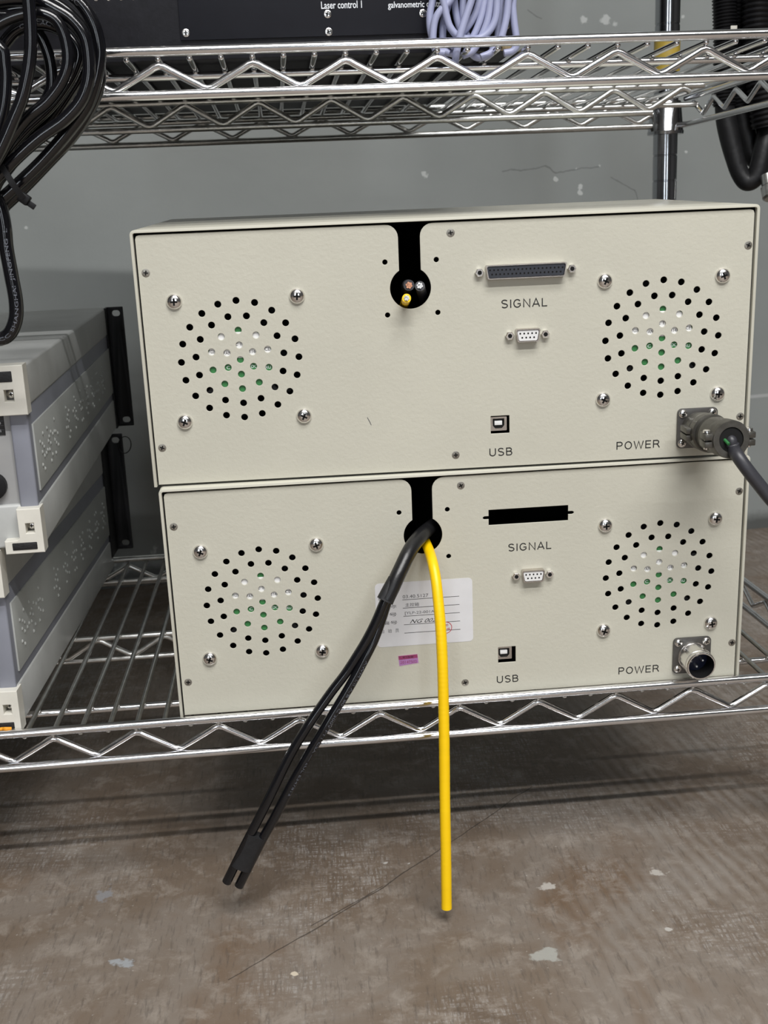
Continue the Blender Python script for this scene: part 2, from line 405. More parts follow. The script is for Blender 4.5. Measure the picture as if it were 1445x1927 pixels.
def text_mb(txt, w=None, h=None, shear=0, bold=0.0, spacing=1.0, plain=False):
    cu = bpy.data.curves.new('tmp', 'FONT'); cu.body = txt; cu.size = 10; cu.shear = shear; cu.offset = bold; cu.space_character = spacing; cu.resolution_u = 3
    mb = eval_curve(cu)
    if not mb.v: return mb
    xs = [v.x for v in mb.v]; zs = [v.z for v in mb.v]
    x0, x1, z0, z1 = min(xs), max(xs), min(zs), max(zs)
    sz = (h / (z1 - z0)) if h else None; sx = (w / (x1 - x0)) if w else sz
    if sz is None: sz = sx
    for v in mb.v: v.x = (v.x - (x0 + x1) / 2) * sx; v.z = (v.z - (z0 + z1) / 2) * sz
    return mb
def label_text(name, txt, x, y, z, w, h, mat, parent, **k):
    return build(name, shift(text_mb(txt, w, h, **k), x, y, z), mat, parent, smooth=0)
def wrap_text(name, txt, pts, r, s0, h, mat, parent, org=(0, 0, 0), view=(115.6, -788.4, 172.2), phi=0.0, w=None, plain=False):
    """print a line of text on the jacket of a cable; pts in world mm"""
    mb = text_mb(txt, w, h, plain=plain); sp = spline(pts, 10); seg = []; d = 0
    for i in range(len(sp) - 1):
        l = (sp[i + 1] - sp[i]).length; seg.append((d, l, sp[i], (sp[i + 1] - sp[i]) / l)); d += l
    xs = min(v.x for v in mb.v)
    for v in mb.v:
        s = s0 + v.x - xs; q = [g for g in seg if g[0] <= s][-1]
        p = q[2] + q[3] * (s - q[0]); T = q[3]; n = (Vector(view) - p).normalized(); n = (n - T * n.dot(T)).normalized(); b = n.cross(T)
        a = phi + v.z / r
        c = p + (n * math.cos(a) + b * math.sin(a)) * (r + .06); v.x, v.y, v.z = c - Vector(org)
    return build(name, mb, mat, parent, smooth=0)
PATHS={'coil_a': [(-104.2,-52.0,293.2),(-93.0,-52.0,307.4),(-73.2,-52.0,318.4),(-48.2,-52.0,322.0),(-24.2,-52.0,317.0),(-9.8,-52.0,306.4),(-3.0,-52.0,294.5),(-0.9,-52.0,280.8),(-2.6,-52.0,270.8),(-6.6,-52.0,258.9),(-12.9,-52.0,247.0),(-25.5,-52.0,233.1),(-40.5,-52.0,218.8),(-55.0,-52.0,206.9),(-69.8,-52.0,195.6),(-91.0,-52.0,180.1)],
'coil_b': [(-99.7,-62.0,279.9),(-82.3,-62.0,296.7),(-59.8,-62.0,306.1),(-35.4,-62.0,306.8),(-20.8,-62.0,300.6),(-12.3,-62.0,294.0),(-7.1,-62.0,285.2),(-6.1,-62.0,274.0),(-7.6,-62.0,262.2),(-13.2,-62.0,250.5),(-24.3,-62.0,240.1),(-39.4,-62.0,231.0),(-54.2,-62.0,220.0),(-67.2,-62.0,208.6),(-86.6,-62.0,192.3)],
'coil_c': [(-91.2,-70.0,210.7),(-104.8,-66.0,256.2),(-85.9,-68.0,301.5),(-60.2,-74.0,324.9),(-39.7,-78.0,327.7),(-34.2,-78.0,316.5),(-33.9,-78.0,303.9),(-34.3,-78.0,292.7),(-35.4,-78.0,280.2),(-37.6,-78.0,269.4),(-40.5,-78.0,260.0),(-44.4,-78.0,250.0),(-50.1,-78.0,239.9),(-56.7,-78.0,228.4),(-65.3,-78.0,215.3),(-77.9,-78.0,200.8)],
'coil_d': [(-82.7,-46.0,257.6),(-71.2,-46.0,273.8),(-59.5,-46.0,284.4),(-50.0,-46.0,293.0),(-37.7,-46.0,296.8),(-26.1,-46.0,294.1),(-18.6,-46.0,287.9),(-14.8,-46.0,279.4),(-17.9,-46.0,270.5),(-25.0,-46.0,260.5),(-35.9,-46.0,249.0),(-51.6,-46.0,236.6),(-65.4,-46.0,223.2),(-79.4,-46.0,208.1)],
'coil_e': [(-84.8,-40.0,303.4),(-66.0,-40.0,303.4),(-47.4,-40.0,300.8),(-38.3,-40.0,292.4),(-33.9,-40.0,280.9),(-32.9,-40.0,270.2),(-34.7,-40.0,259.6),(-42.4,-40.0,248.2),(-53.0,-40.0,239.3),(-63.8,-40.0,229.7),(-77.0,-40.0,214.6)],
'coil_f': [(-72.2,-70.0,286.6),(-54.9,-70.0,280.3),(-53.2,-70.0,271.0),(-53.8,-70.0,261.4),(-57.1,-70.0,246.8),(-64.0,-70.0,230.7),(-75.4,-70.0,213.1)],
'coil_g': [(-90.4,-38.0,289.0),(-72.4,-38.0,306.3),(-49.4,-38.0,314.5),(-28.0,-38.0,309.4),(-13.5,-38.0,297.1),(-6.0,-38.0,283.3),(-4.3,-38.0,271.1),(-6.9,-38.0,258.9),(-15.9,-38.0,243.8),(-26.9,-38.0,231.0),(-41.4,-38.0,218.0),(-57.7,-38.0,203.7),(-70.3,-38.0,193.7),(-84.7,-38.0,183.0)],
'coil_h': [(-99.6,-32.0,281.0),(-81.8,-32.0,295.6),(-58.2,-32.0,306.3),(-36.0,-32.0,306.2),(-21.7,-32.0,296.8),(-15.5,-32.0,282.9),(-16.7,-32.0,270.7),(-25.2,-32.0,258.6),(-38.2,-32.0,243.5),(-50.9,-32.0,232.3),(-62.7,-32.0,220.7),(-73.1,-32.0,210.0),(-91.6,-32.0,193.0)],
'coil_j': [(-91.4,-66.0,264.5),(-74.2,-66.0,280.0),(-54.2,-66.0,294.1),(-35.4,-66.0,299.2),(-23.5,-66.0,296.0),(-18.4,-66.0,287.2),(-17.4,-66.0,273.8),(-21.7,-66.0,262.2),(-31.7,-66.0,250.7),(-44.5,-66.0,241.7),(-55.8,-66.0,230.1),(-66.8,-66.0,216.0),(-81.5,-66.0,198.2)],
'coil_loop': [(-79.9,-56.0,207.7),(-72.9,-56.0,200.6),(-69.2,-56.0,191.7),(-68.0,-56.0,180.7),(-68.3,-56.0,167.4),(-67.3,-56.0,151.3),(-66.4,-56.0,135.1),(-68.0,-56.0,123.7),(-73.4,-56.0,114.7),(-81.5,-56.0,112.4),(-91.4,-56.0,117.2),(-96.4,-56.0,128.9)],
'coil_tie': [(-62.2,-70.0,215.0),(-58.5,-70.0,209.4),(-55.0,-70.0,202.6),(-51.4,-70.0,195.7)],
'coil_tiehead': [(-52.2,-64.0,195.9),(-48.2,-64.0,192.0)],
'yellow': [(190.2,34.0,-54.3),(190.6,14.0,-54.6),(190.9,2.0,-55.3),(191.5,-8.0,-57.3),(192.1,-22.0,-61.5),(193.0,-30.0,-70.1),(193.5,-37.0,-83.4),(194.0,-43.0,-101.0),(194.1,-47.0,-125.5),(193.7,-50.0,-154.1),(193.0,-53.0,-186.8),(191.8,-57.0,-227.2),(190.9,-61.0,-268.3),(189.9,-64.0,-308.9)],
'bsleeve': [(207.7,40.0,-42.8),(198.6,20.0,-43.3),(191.6,6.0,-44.1),(185.0,-6.0,-45.6),(179.0,-15.0,-49.4),(174.1,-22.0,-54.5),(169.7,-27.0,-61.0),(165.8,-31.0,-66.9),(161.6,-34.0,-74.2),(157.4,-36.0,-81.1)],
'bleft': [(159.9,-35.0,-75.4),(155.1,-36.0,-84.5),(149.7,-37.0,-95.9),(142.3,-38.0,-109.2),(133.5,-39.0,-122.5),(125.8,-40.0,-133.2),(116.0,-42.0,-144.5),(106.0,-44.0,-157.0),(97.3,-46.0,-168.4),(88.3,-47.0,-181.6),(80.3,-48.0,-195.2),(72.5,-49.0,-209.8),(65.8,-49.0,-222.6),(58.9,-48.0,-235.6),(51.4,-47.0,-249.5),(41.6,-45.0,-268.3),(31.8,-43.0,-287.6)],
'bright': [(160.7,-35.0,-76.2),(157.4,-34.0,-85.3),(153.2,-34.0,-97.2),(147.6,-36.0,-110.3),(140.6,-39.0,-122.2),(133.2,-41.0,-134.5),(125.2,-43.0,-146.7),(116.5,-45.0,-159.3),(108.7,-47.0,-170.8),(100.5,-48.0,-183.2),(90.2,-49.0,-199.6),(83.0,-49.0,-211.8),(75.7,-49.0,-225.0),(69.0,-48.0,-237.6),(61.2,-47.0,-251.1),(50.5,-45.0,-271.6),(40.4,-43.0,-291.5)],
'tape1': [(164.6,-31.0,-68.8),(160.4,-34.0,-75.3),(156.3,-36.0,-82.2)],
'tape2': [(56.6,-47.0,-249.1),(49.2,-45.5,-263.9),(43.3,-45.0,-275.7)],
'pcord': [(392.8,-52.0,18.4),(390.9,-62.0,17.9),(390.9,-70.0,14.8),(394.6,-74.0,8.3),(402.5,-76.0,-2.4),(414.8,-78.0,-17.8),(436.7,-80.0,-40.4),(466.3,-82.0,-67.4)],
'hose_a': [(577.1,505.0,422.2),(578.7,505.0,390.6),(580.0,505.0,369.3),(581.5,505.0,342.4),(581.6,505.0,320.7),(581.1,505.0,298.8),(582.3,505.0,282.3)],
'hose_b': [(600.1,520.0,424.7),(600.0,520.0,392.7),(599.8,520.0,365.7),(600.4,520.0,333.0),(602.0,520.0,305.3),(605.2,520.0,282.9)],
'hose_c': [(610.8,490.0,418.3),(609.2,490.0,387.0),(609.9,490.0,355.3),(613.5,490.0,323.1),(618.9,490.0,290.5),(624.5,490.0,257.3)],
'sleeve_a': [(582.2,505.0,285.0),(584.5,505.0,268.3),(588.7,503.0,248.5),(593.6,500.0,228.5),(599.1,497.0,211.2),(606.2,494.0,201.2),(614.3,492.0,204.7),(619.7,492.0,218.6),(624.0,494.0,235.4),(630.1,498.0,257.8),(635.9,500.0,279.9),(637.5,500.0,323.7)],
'sleeve_b': [(605.1,520.0,285.7),(609.4,520.0,268.7),(614.2,518.0,247.5),(619.0,516.0,231.3),(624.5,514.0,225.3),(631.4,514.0,235.3),(639.4,515.0,256.0),(649.9,515.0,292.1)],
'sleeve_c': [(605.5,535.0,295.7),(608.8,535.0,272.9),(613.7,533.0,252.6),(618.4,531.0,238.0),(622.5,530.0,248.1),(625.1,530.0,274.7),(627.5,530.0,305.6)],
'hose_end': [(622.3,470.0,189.6),(612.0,470.0,194.5)],
'lav_a': [(224.7,15.8,322.9),(219.5,15.7,313.3),(213.0,15.5,307.6),(209.3,15.4,302.5),(207.5,15.4,295.7),(207.1,15.4,287.5),(209.4,15.4,281.8),(214.3,15.5,280.7)],
'lav_b': [(209.8,20.4,324.2),(208.1,20.4,314.5),(206.1,20.3,306.4),(205.8,20.3,298.2),(207.4,20.4,290.9),(211.5,20.5,284.1),(218.2,20.6,281.3)],
'lav_c': [(221.4,22.7,324.3),(218.5,22.6,311.3),(215.8,22.6,303.2),(214.6,22.5,296.6),(214.7,22.5,288.3),(217.4,22.6,282.6),(223.8,22.8,280.4)],
'lav_d': [(213.3,14.5,323.0),(215.1,14.6,310.0),(216.9,14.6,300.9),(218.9,14.6,295.9),(223.1,14.7,291.2),(229.4,14.9,289.0),(236.2,15.1,288.7),(242.3,15.2,291.3),(246.7,15.3,296.1),(249.3,15.4,302.6),(250.2,15.4,312.4),(250.0,15.4,322.1)],
'lav_e': [(235.6,11.0,321.7),(232.6,11.0,312.1),(228.1,10.9,300.6),(224.6,10.8,290.9),(223.1,10.7,285.0),(221.5,10.7,278.5),(220.6,10.7,271.9)],
'lav_f': [(222.6,23.7,324.5),(223.3,23.8,311.4),(224.5,23.8,303.1),(227.2,23.8,294.1),(230.6,23.9,285.4),(236.6,24.1,278.8),(243.8,24.2,279.0),(249.3,24.4,283.5),(253.1,24.5,294.1),(255.5,24.5,307.3),(256.5,24.5,323.7)],
'lav_g': [(243.9,19.2,323.0),(242.6,19.2,313.3),(239.9,19.1,302.6),(235.4,19.0,292.5),(230.6,18.9,286.0)],
'lav_h': [(240.5,20.2,323.3),(238.1,20.1,309.7),(234.0,20.0,301.2),(228.8,19.9,294.8),(222.9,19.7,289.0),(218.5,19.6,284.5)],
'lav_i': [(258.3,14.6,321.7),(257.4,14.6,310.4),(255.8,14.5,299.7),(251.7,14.4,287.3),(245.9,14.3,280.2),(238.6,14.1,277.1)],
'lav_j': [(260.4,18.6,322.4),(261.3,18.7,307.7),(262.2,18.7,297.9),(263.5,18.7,286.2),(260.9,18.6,281.0),(254.8,18.5,279.8)],
'lav_k': [(255.4,22.5,323.3),(253.4,22.5,310.3),(252.2,22.4,298.8),(250.9,22.4,287.2),(247.2,22.3,282.3)],
'lav_l': [(229.2,22.9,324.1),(228.5,22.9,311.1),(228.7,22.9,301.2),(230.6,22.9,292.5),(234.8,23.0,285.8)],
'lav_m': [(247.1,17.3,322.6),(245.8,17.3,309.6),(243.8,17.2,299.8),(239.4,17.1,290.1),(233.8,17.0,281.9),(226.6,16.8,278.8)],
'lavtag': [(254.0,26.5,281.6),(264.9,26.7,281.3),(264.9,26.7,276.6),(253.9,26.5,276.9)]}

# ---------------------------------------------------------------- room shell
F = FLOOR * 1000
def quad(name, vs, mat, kind='structure', loc=(0, 0, 0), rot=(0, 0, 0), thick=None):
    mb = MB(); x0, x1, y0, y1 = vs
    mb.box(x0, x1, y0, y1, -(thick or 40), 0)
    o = build(name, mb, mat, None, (0, 0, 0), 0)
    o.location = Vector(loc) * MM; o.rotation_euler = rot; return tag(o, kind=kind)
WA = math.atan2(112.7, 970.4)
quad('floor', (-3200, 4200, -5200, 2200), 'floor', loc=(0, 0, F))
quad('wall_back', (-3300, 4300, F - 20, CEIL * 1000 + 20), 'wall', loc=(-159.0, 808.6, 0), rot=(math.pi / 2, 0, WA))
quad('ceiling', (-3200, 4200, -5200, 2200), 'ceil', loc=(0, 0, CEIL * 1000 + 40))
quad('wall_left', (-5200, 2200, F - 20, CEIL * 1000 + 20), 'room', loc=(-3200, 0, 0), rot=(math.pi / 2, 0, math.pi / 2))
quad('wall_right', (-5200, 2200, F - 20, CEIL * 1000 + 20), 'room', loc=(4240, 0, 0), rot=(math.pi / 2, 0, math.pi / 2))
quad('wall_front', (-3200, 4200, F - 20, CEIL * 1000 + 20), 'room', loc=(0, -5200, 0), rot=(math.pi / 2, 0, 0))

for k, wx in enumerate((-1250, 950)):  # unseen window frames, added around the highlight strips
    wm = MB()
    for a, b, c, d in ((-230, -175, 60, 1840), (175, 230, 60, 1840), (-230, 230, 40, 95), (-230, 230, 1805, 1860)): wm.box(a, b, -5200, -5140, c, d, 3)
    wm.box(-175, 175, -5190, -5185, 95, 1805)
    w_o = build('window_%d' % (k + 1), wm, 'offwhite', None, (0, 0, 0)); w_o.location.x = wx * MM; tag(w_o, kind='structure')
# ---------------------------------------------------------------- wire shelving (local frame: x along the shelf, y to the wall)
TS = Matrix.Translation((-.08994, -.00371, 0)) @ Matrix.Rotation(.0238, 4, 'Z')
TS0 = Matrix.Translation((0, 0, FLOOR))
shelving = thing('wire_shelving_unit', 'chrome wire shelving rack carrying the instruments, its back post by the grey wall', 'shelving rack', TS @ Matrix.Translation((0, 0, FLOOR)))
ZO = -F   # local z of world z=0
U0, U1, W1 = -604.0, 615.0, 436.0
def zig(phase, zt, zb, w, u0, u1, pitch=60.18, r=2.5):
    """zigzag rod: flat little bend at each peak and valley"""
    pts = []; k = math.ceil((u0 - phase) / (pitch / 2)); e = 3.2
    if (k * pitch / 2 + phase) - u0 > 3:
        z = None
    us = []
    while phase + k * pitch / 2 <= u1 + .1:
        us.append((phase + k * pitch / 2, zt if k % 2 == 0 else zb)); k += 1
    for i, (u, z) in enumerate(us):
        s = 1 if z == zt else -1
        pts += [(u - 6, w, z - s * 2.6), (u - 3.2, w, z - s * .9), (u, w, z), (u + 3.2, w, z - s * .9), (u + 6, w, z - s * 2.6)]
    return pts
def wire_shelf(z, ph, lower):
    """z = world height of the centre line of the deck wires"""
    zc = z + ZO
    top = zc + (4.2 if not lower else 3.6); bot = top - 26.4; pk = zc - 4.0; vl = bot + 3.4
    deck0 = ph + 20.06 * math.ceil((U0 + 8 - ph) / 20.06)
    # deck = part; each wire a sub-part
    ws = []; u = deck0
    base = MB()
    base.tube([(U0, 49.0, zc - 4.6), (U1, 49.0, zc - 4.6)], 2.6, 12); base.m = 1; base.tube([(U0, W1 - 49.0, zc - 4.6), (U1, W1 - 49.0, zc - 4.6)], 2.6, 12)
    deck = build('shelf_deck', base, ['chrome', 'chrome_dull'], shelving)
    tag(deck, 'upper wire deck' if not lower else 'lower wire deck')
    proto = None; far = MB()
    while u < U1 - 4:
        if not (abs(u - 600) < 20 or abs(u + 590) < 20):
            if u < -80:   # beyond the left edge of the picture, under the instruments
                far.tube([(u, -3, zc), (u, W1 + 3, zc)], 1.95, 8)
            elif proto is None:
                proto = build('deck_wire', MB().lathe([(0, .9), (.5, 1.7), (1, 1.95), (W1 + 5, 1.95), (W1 + 5.5, 1.7), (W1 + 6, .9)], (0, -3.0, 0), (0, 1, 0), 10), 'chrome' if not lower else 'chrome_dull', deck)
                proto.location = (u * MM, 0, zc * MM)
            else:
                o = proto.copy(); C.objects.link(o); o.parent = deck; o.location = (u * MM, 0, zc * MM)
        u += 20.06
    tag(build('far_deck_wires', far, 'chrome_dull', deck), kind='stuff')
    def truss(nm, w, zt, zb, z1, z0, u0, u1, ub1=None, rt=3.2, rb=3.1):
        # nm = part name; rail + rod
        mt = 'chrome' if w < 0 else 'chrome_dull'  # inner trusses take the darkened chrome to mute their glints
        e = build(nm, MB().tube([(u0, w, zt), (u1, w, zt)], rt, 16), mt, shelving)
        build('bottom_rail', MB().tube([(u0, w, zb), (ub1 or u1, w, zb)], rb, 16), mt, e)
        build('zigzag_rod', MB().tube(zig(ph, z1, z0, w if w > 0 else 0, u0, u1, r=2.5), 2.5, 12), mt, e)
    truss('front_truss', -3.8, top, bot, pk, vl, U0 + 14, U1 - 14)
    truss('middle_truss', 212.5, zc - 4.6, zc - 25.4, zc - 6.8, zc - 22.6, U0 + 60, U1 - 58, 512, 2.6, 2.6)
    truss('back_truss', W1, top + (1.6 if not lower else 2.0), bot + 1.6, zc - 2.5, vl + 2.0, U0 + 14, U1 - 14)
    for su in (U0, U1):
        pts = []; w = 30.0 + 6.9; k = 0
        e = build('side_rail', MB().tube([(su, 16, top), (su, W1 - 16, top)], 3.0, 14), 'chrome', shelving)
        build('bottom_rail', MB().tube([(su + (-12 if su > 0 else 12), 2, bot + 1.0), (su, 20, bot + 1.0), (su, W1 - 22, bot + 1.0), (su + (-12 if su > 0 else 12), W1 - 3, bot + 1.0)], 2.9, 14), 'chrome', e)
        while w < W1 - 34:
            zz = zc - 1.5 if k % 2 else zc - 14.5
            s = 1 if k % 2 else -1
            pts += [(su, w - 3.5, zz - s * 1.4), (su, w, zz), (su, w + 3.5, zz - s * 1.4)]; w += 27.75; k += 1
        build('zigzag_rod', MB().tube(pts, 2.3, 10), 'chrome', e)
    for (pu, pw) in POSTS:
        build('shelf_collar', MB().lathe([(0, 18.6), (3, 18.9), (4, 18.3), (32, 15.6), (33, 15.0), (33, 13.0)], (pu, pw, bot - 7.0 + 0), (0, 0, 1), 40), 'post', post_objs[(pu, pw)])
POSTS = [(600.6, 440.0), (600.6, -4.0), (-589.5, 440.0), (-589.5, -4.0)]
post_objs = {}
for (pu, pw) in POSTS:
    prof = [(0, 9), (2, 14), (14, 16), (16, 12.7)]; z = 24.0 + 11.4
    while z < 1500:
        prof += [(z, 12.7), (z + .5, 12.15), (z + 1.3, 12.15), (z + 1.8, 12.7)]; z += 25.8
    prof += [(1520, 12.7), (1522, 11.5)]
    post_objs[(pu, pw)] = build('post', MB().lathe(prof, (pu, pw, 0), (0, 0, 1), 32), 'post', shelving, smooth=25)
tb = MB().lathe([(0, 12.9), (.1, 13.3), (38, 13.3), (38.1, 12.9)], (600.6, 440.0, 313 + ZO), (0, 0, 1), 40)
tag(build('tape_band', tb, 'ochre', post_objs[POSTS[0]]), 'ochre yellow tape band')
wire_shelf(-179.6, 0.4, True)
wire_shelf(280.6, -2.8, False)

# ---------------------------------------------------------------- the two beige control units
def cross_screw(o, axis, r, h, dome=True, n=24):
    """screw head with a cross recess; material 0 steel, 1 dark recess"""
    o = Vector(o); mb = MB(); a = Vector(axis).normalized()
    if dome:
        prof = [(0, r)] + [(h * math.sin(t), r * math.cos(t) ** .8 if math.cos(t) > .02 else 0.0) for t in [math.radians(q) for q in (8, 20, 34, 48, 62, 75, 86)]] + [(h, 0)]
    else: prof = [(0, r), (h * .6, r), (h, r * .8), (h, 0)]
    mb.lathe(prof, o, a, n)
    mb.m = 1; ang = random.uniform(-.5, .5)
    R = Matrix.Rotation(ang, 3, a); k = r * (.44 if dome else .58); t = r * (.12 if dome else .13)
    for q in range(2):
        mb.box(-k if q == 0 else -t, k if q == 0 else t, -.25, .25, -t if q == 0 else -k, t if q == 0 else k)
        for v in mb.v[-8:]:
            v.y = v.y - h * (.80 if dome else 1.0) - (.12 if not dome else 0.0)
            if dome: v.y = -h * 1.01 if v.y < -h * .8 else v.y
            w = Vector((v.x, 0, v.z)); w = R @ w; v.x, v.z = w.x, w.z
            v += o
    return mb
def dsub(unit, x, z, wb, hb, wi, hi, dx, nt, insmat, label):
    fl = MB().box(x - wb / 2, x + wb / 2, .4, 1.2, z - hb / 2, z + hb / 2, .2)
    def dee(w, h, r=1.2, sl=.9):
        a, b = w / 2, w / 2 - sl; o = []
        for (cx, cz, sx, sz) in ((a - r, h / 2 - r, 1, 1), (-a + r, h / 2 - r, -1, 1), (-b + r, -h / 2 + r, -1, -1), (b - r, -h / 2 + r, 1, -1)):
            rng = [k * 15 for k in range(7)]
            base = {(1, 1): 0, (-1, 1): 90, (-1, -1): 180, (1, -1): 270}[(sx, sz)]
            o += [(x + cx + r * math.cos(math.radians(base + q)), z + cz + r * math.sin(math.radians(base + q))) for q in rng]
        return o
    sh = shift(curve_mesh([dee(wi + 1.9, hi + 1.9), dee(wi + .5, hi + .5)], 2.9), 0, -2.1, 0)
    fl.add(sh.v, sh.f)
    c = tag(build('signal_connector', fl, 'nickel', unit), label)
    ins = MB(); q = shift(curve_mesh([dee(wi, hi)], 2.2), 0, -2.2, 0); ins.add(q.v, q.f)
    ins.m = 1; pr = 2.75 * (1 if nt < 10 else 1.005)
    for row, n in ((1.42, nt), (-1.42, nt - 1)):
        for k in range(n):
            ins.lathe([(0, .62), (.25, .62)], (x + (k - (n - 1) / 2) * pr, -4.3, z + row), (0, -1, 0), 10)
    build('pin_insert', ins, [insmat, 'hole'], c)
    for s in (-1, 1):
        nb = MB().lathe([(0, 3.0), (4.6, 3.0), (5.0, 2.6), (5.0, 1.5)], (x + s * dx, 1.5, z), (0, -1, 0), 6, phase=.3)
        nb.m = 1; nb.lathe([(0, 1.5), (.2, 1.5)], (x + s * dx, -3.4, z), (0, -1, 0), 12)
        build('hex_nut', nb, ['steel', 'hole'], c, smooth=20)
PY = 1.5   # face of the rear panel
W, H, D = 424.5, 174.9, 230.0
def shiftP(mb): return shift(mb, 0, PY, 0)
def control_unit(mat4, label, upper):
    u = thing('control_unit', label, 'electronics enclosure', mat4)
    t = 1.5
    outer = [(0, 0), (0, H - 3)] + [(3 - 3 * math.cos(math.radians(q)), H - 3 + 3 * math.sin(math.radians(q))) for q in (15, 30, 45, 60, 75)] + [(3, H), (W - 3, H)] + \
            [(W - 3 + 3 * math.sin(math.radians(q)), H - 3 + 3 * math.cos(math.radians(q))) for q in (15, 30, 45, 60, 75)] + [(W, H - 3), (W, 0)]
    inner = [(W - t, 0), (W - t, H - 3)] + [(W - 3 + 1.5 * math.cos(math.radians(q)), H - 3 + 1.5 * math.sin(math.radians(q))) for q in (30, 60)] + [(W - 3, H - t), (3, H - t)] + \
            [(3 - 1.5 * math.sin(math.radians(q)), H - 3 + 1.5 * math.cos(math.radians(q))) for q in (30, 60)] + [(t, H - 3), (t, 0)]
    cv = curve_mesh([outer + inner], D / 2, .25); shift(cv, 0, D / 2, 0)
    build('cover', cv, 'beige_edge', u)
    # added dark liner painting the shade inside, with the far end wall
    ch = MB()
    ch.box(t + .1, W - t - .1, D - 2, D, 0.6, H - t - .1); ch.box(t + .1, W - t - .1, 3.6, D - 2, .6, 2.0)
    ch.box(t + .15, t + .6, 3.6, D - 2, 2, H - t - .2); ch.box(W - t - .6, W - t - .15, 3.6, D - 2, 2, H - t - .2); ch.box(t + .6, W - t - .6, 3.6, D - 2, H - t - .7, H - t - .2)
    build('inner_chassis', ch, 'dark_inside', u, smooth=0)
    # rear panel with all of its openings
    x0, x1, z0, z1 = 3.1, W - 3.1, 1.2, H - 3.3
    sx, sw, R, cz = 184.7, 7.6, 14.2, 129.3
    zi = cz + math.sqrt(R * R - sw * sw)
    a0 = math.degrees(math.asin(sw / R))
    out = [(x0, z0), (x0, z1 - 2.5), (x0 + .7, z1 - .7), (x0 + 2.5, z1)]
    f = 8.5
    out += [(sx - sw - f + f * math.sin(math.radians(q)), z1 - f + f * math.cos(math.radians(q))) for q in range(0, 91, 15)]
    out += [(sx + R * math.sin(math.radians(q)), cz + R * math.cos(math.radians(q))) for q in [-a0 - k * (360 - 2 * a0) / 40 for k in range(41)]]
    out += [(sx + sw + f - f * math.cos(math.radians(q)), z1 - f + f * math.sin(math.radians(q))) for q in range(0, 91, 15)]
    out += [(x1 - 2.5, z1), (x1 - .7, z1 - .7), (x1, z1 - 2.5), (x1, z0)]
    holes = []
    for vx, vz in ((66.2, 86.2), (360.0, 86.9)):
        for r, n, off in ((0, 1, 0), (10.05, 6, 0), (20.1, 10, 0), (30.1, 15, 12), (40.1, 20, 0)):
            for k in range(n):
                a = math.radians(off + 360 / n * k); holes.append(circ(vx + r * math.sin(a), vz + r * math.cos(a), 2.56, 20))
    for hx, hz in ((167.9, 147.3), (202.8, 147.5), (168.4, 111.8), (203.0, 112.0)): holes.append(circ(hx, hz, 2.0, 16))
    ux, uz = 245.2, 31.4
    holes.append(rrect(ux - 6.9, ux + 6.9, uz - 6.6, uz + 6.6, .5, 2))
    if not upper:
        zc = 139.4; holes.append([(232.5, zc - 6), (291.3, zc - 6), (291.3, zc - 1.4), (294.2, zc - 1.4), (295.3, zc - .8), (295.6, zc), (295.3, zc + .8), (294.2, zc + 1.4), (291.3, zc + 1.4), (291.3, zc + 6), (232.5, zc + 6),
                                  (232.5, zc + 1.4), (229.6, zc + 1.4), (228.5, zc + .8), (228.2, zc), (228.5, zc - .8), (229.6, zc - 1.4), (232.5, zc - 1.4)])
    pm = curve_mesh([out] + holes, .38, .22); shift(pm, 0, PY + .6, 0)
    build('rear_panel', pm, 'beige', u, smooth=0)
    # small flat screws
    for px, pz in ((7.9, 147.2), (7.7, 27.5), (212.9, 164.8), (418.3, 147.9), (213.2, 11.1), (418.6, 28.3)):
        build('panel_screw', shiftP(cross_screw((px, 0, pz), (0, -1, 0), 2.75, .35, False)), ['flatscrew', 'screwdark'], u)
    # ventilators behind the hole fields, with their four domed screws
    for vx, vz in ((66.2, 86.2), (360.0, 86.9)):
        fr = curve_mesh([rrect(vx - 46, vx + 46, vz - 46, vz + 46, 4), circ(vx, vz, 44, 48)], 12); shift(fr, 0, PY + 1.4 + 12, 0)
        for q in range(4): fr.box(vx - 45, vx - 16, PY + 2.6, PY + 5, vz - 2, vz + 2, rot=Matrix.Rotation(math.radians(45 + 90 * q), 3, 'Y'), about=(vx, 0, vz))
        fan = build('cooling_fan', fr, 'black', u)
        hub = MB().lathe([(0, 23), (9, 23), (9.8, 22.4), (9.8, 0)], (vx, PY + 11.5, vz), (0, -1, 0), 40); build('fan_hub', hub, 'black', fan)
        st = MB().lathe([(0, 22.3), (.15, 22.3), (.15, 0)], (vx, PY + 1.65, vz), (0, -1, 0), 40)
        sk = build('hub_label', st, 'green', fan, smooth=0)
        wb = curve_mesh([[(vx + 22 * math.cos(math.radians(q)), vz + 22 * math.sin(math.radians(q))) for q in [3 + k * 6.2 for k in range(10)]] + [(vx + 22 * math.cos(math.radians(q)), vz + 22 * math.sin(math.radians(q))) for q in [121.2 + k * 6.2 for k in range(10)]]], .05)
        shift(wb, 0, PY + 1.44, 0)
        build('label_field', wb, 'whiteplastic', fan, smooth=0)
        for (tx, tz, tt, tw) in ((0, 10.5, 'DC 12V', 12), (-8.5, 4.8, 'FAN', 5), (9, 5, '0.14A', 6), (18.8, 6.2, 'CE', 3.5), (-18.8, 6.2, '9225', 4), (0, -.9, '------', 8), (9, -5.2, 'DC', 4), (-8.6, -5.2, 'C', 2.5), (18.7, -6.2, 'RU', 3.5)):
            lb = label_text('label_print', tt, vx + tx, PY + 1.34, vz + tz, tw, 2.2, 'ink' if tz > 0 else 'white', fan) if tt != '------' else None
        bl = MB()
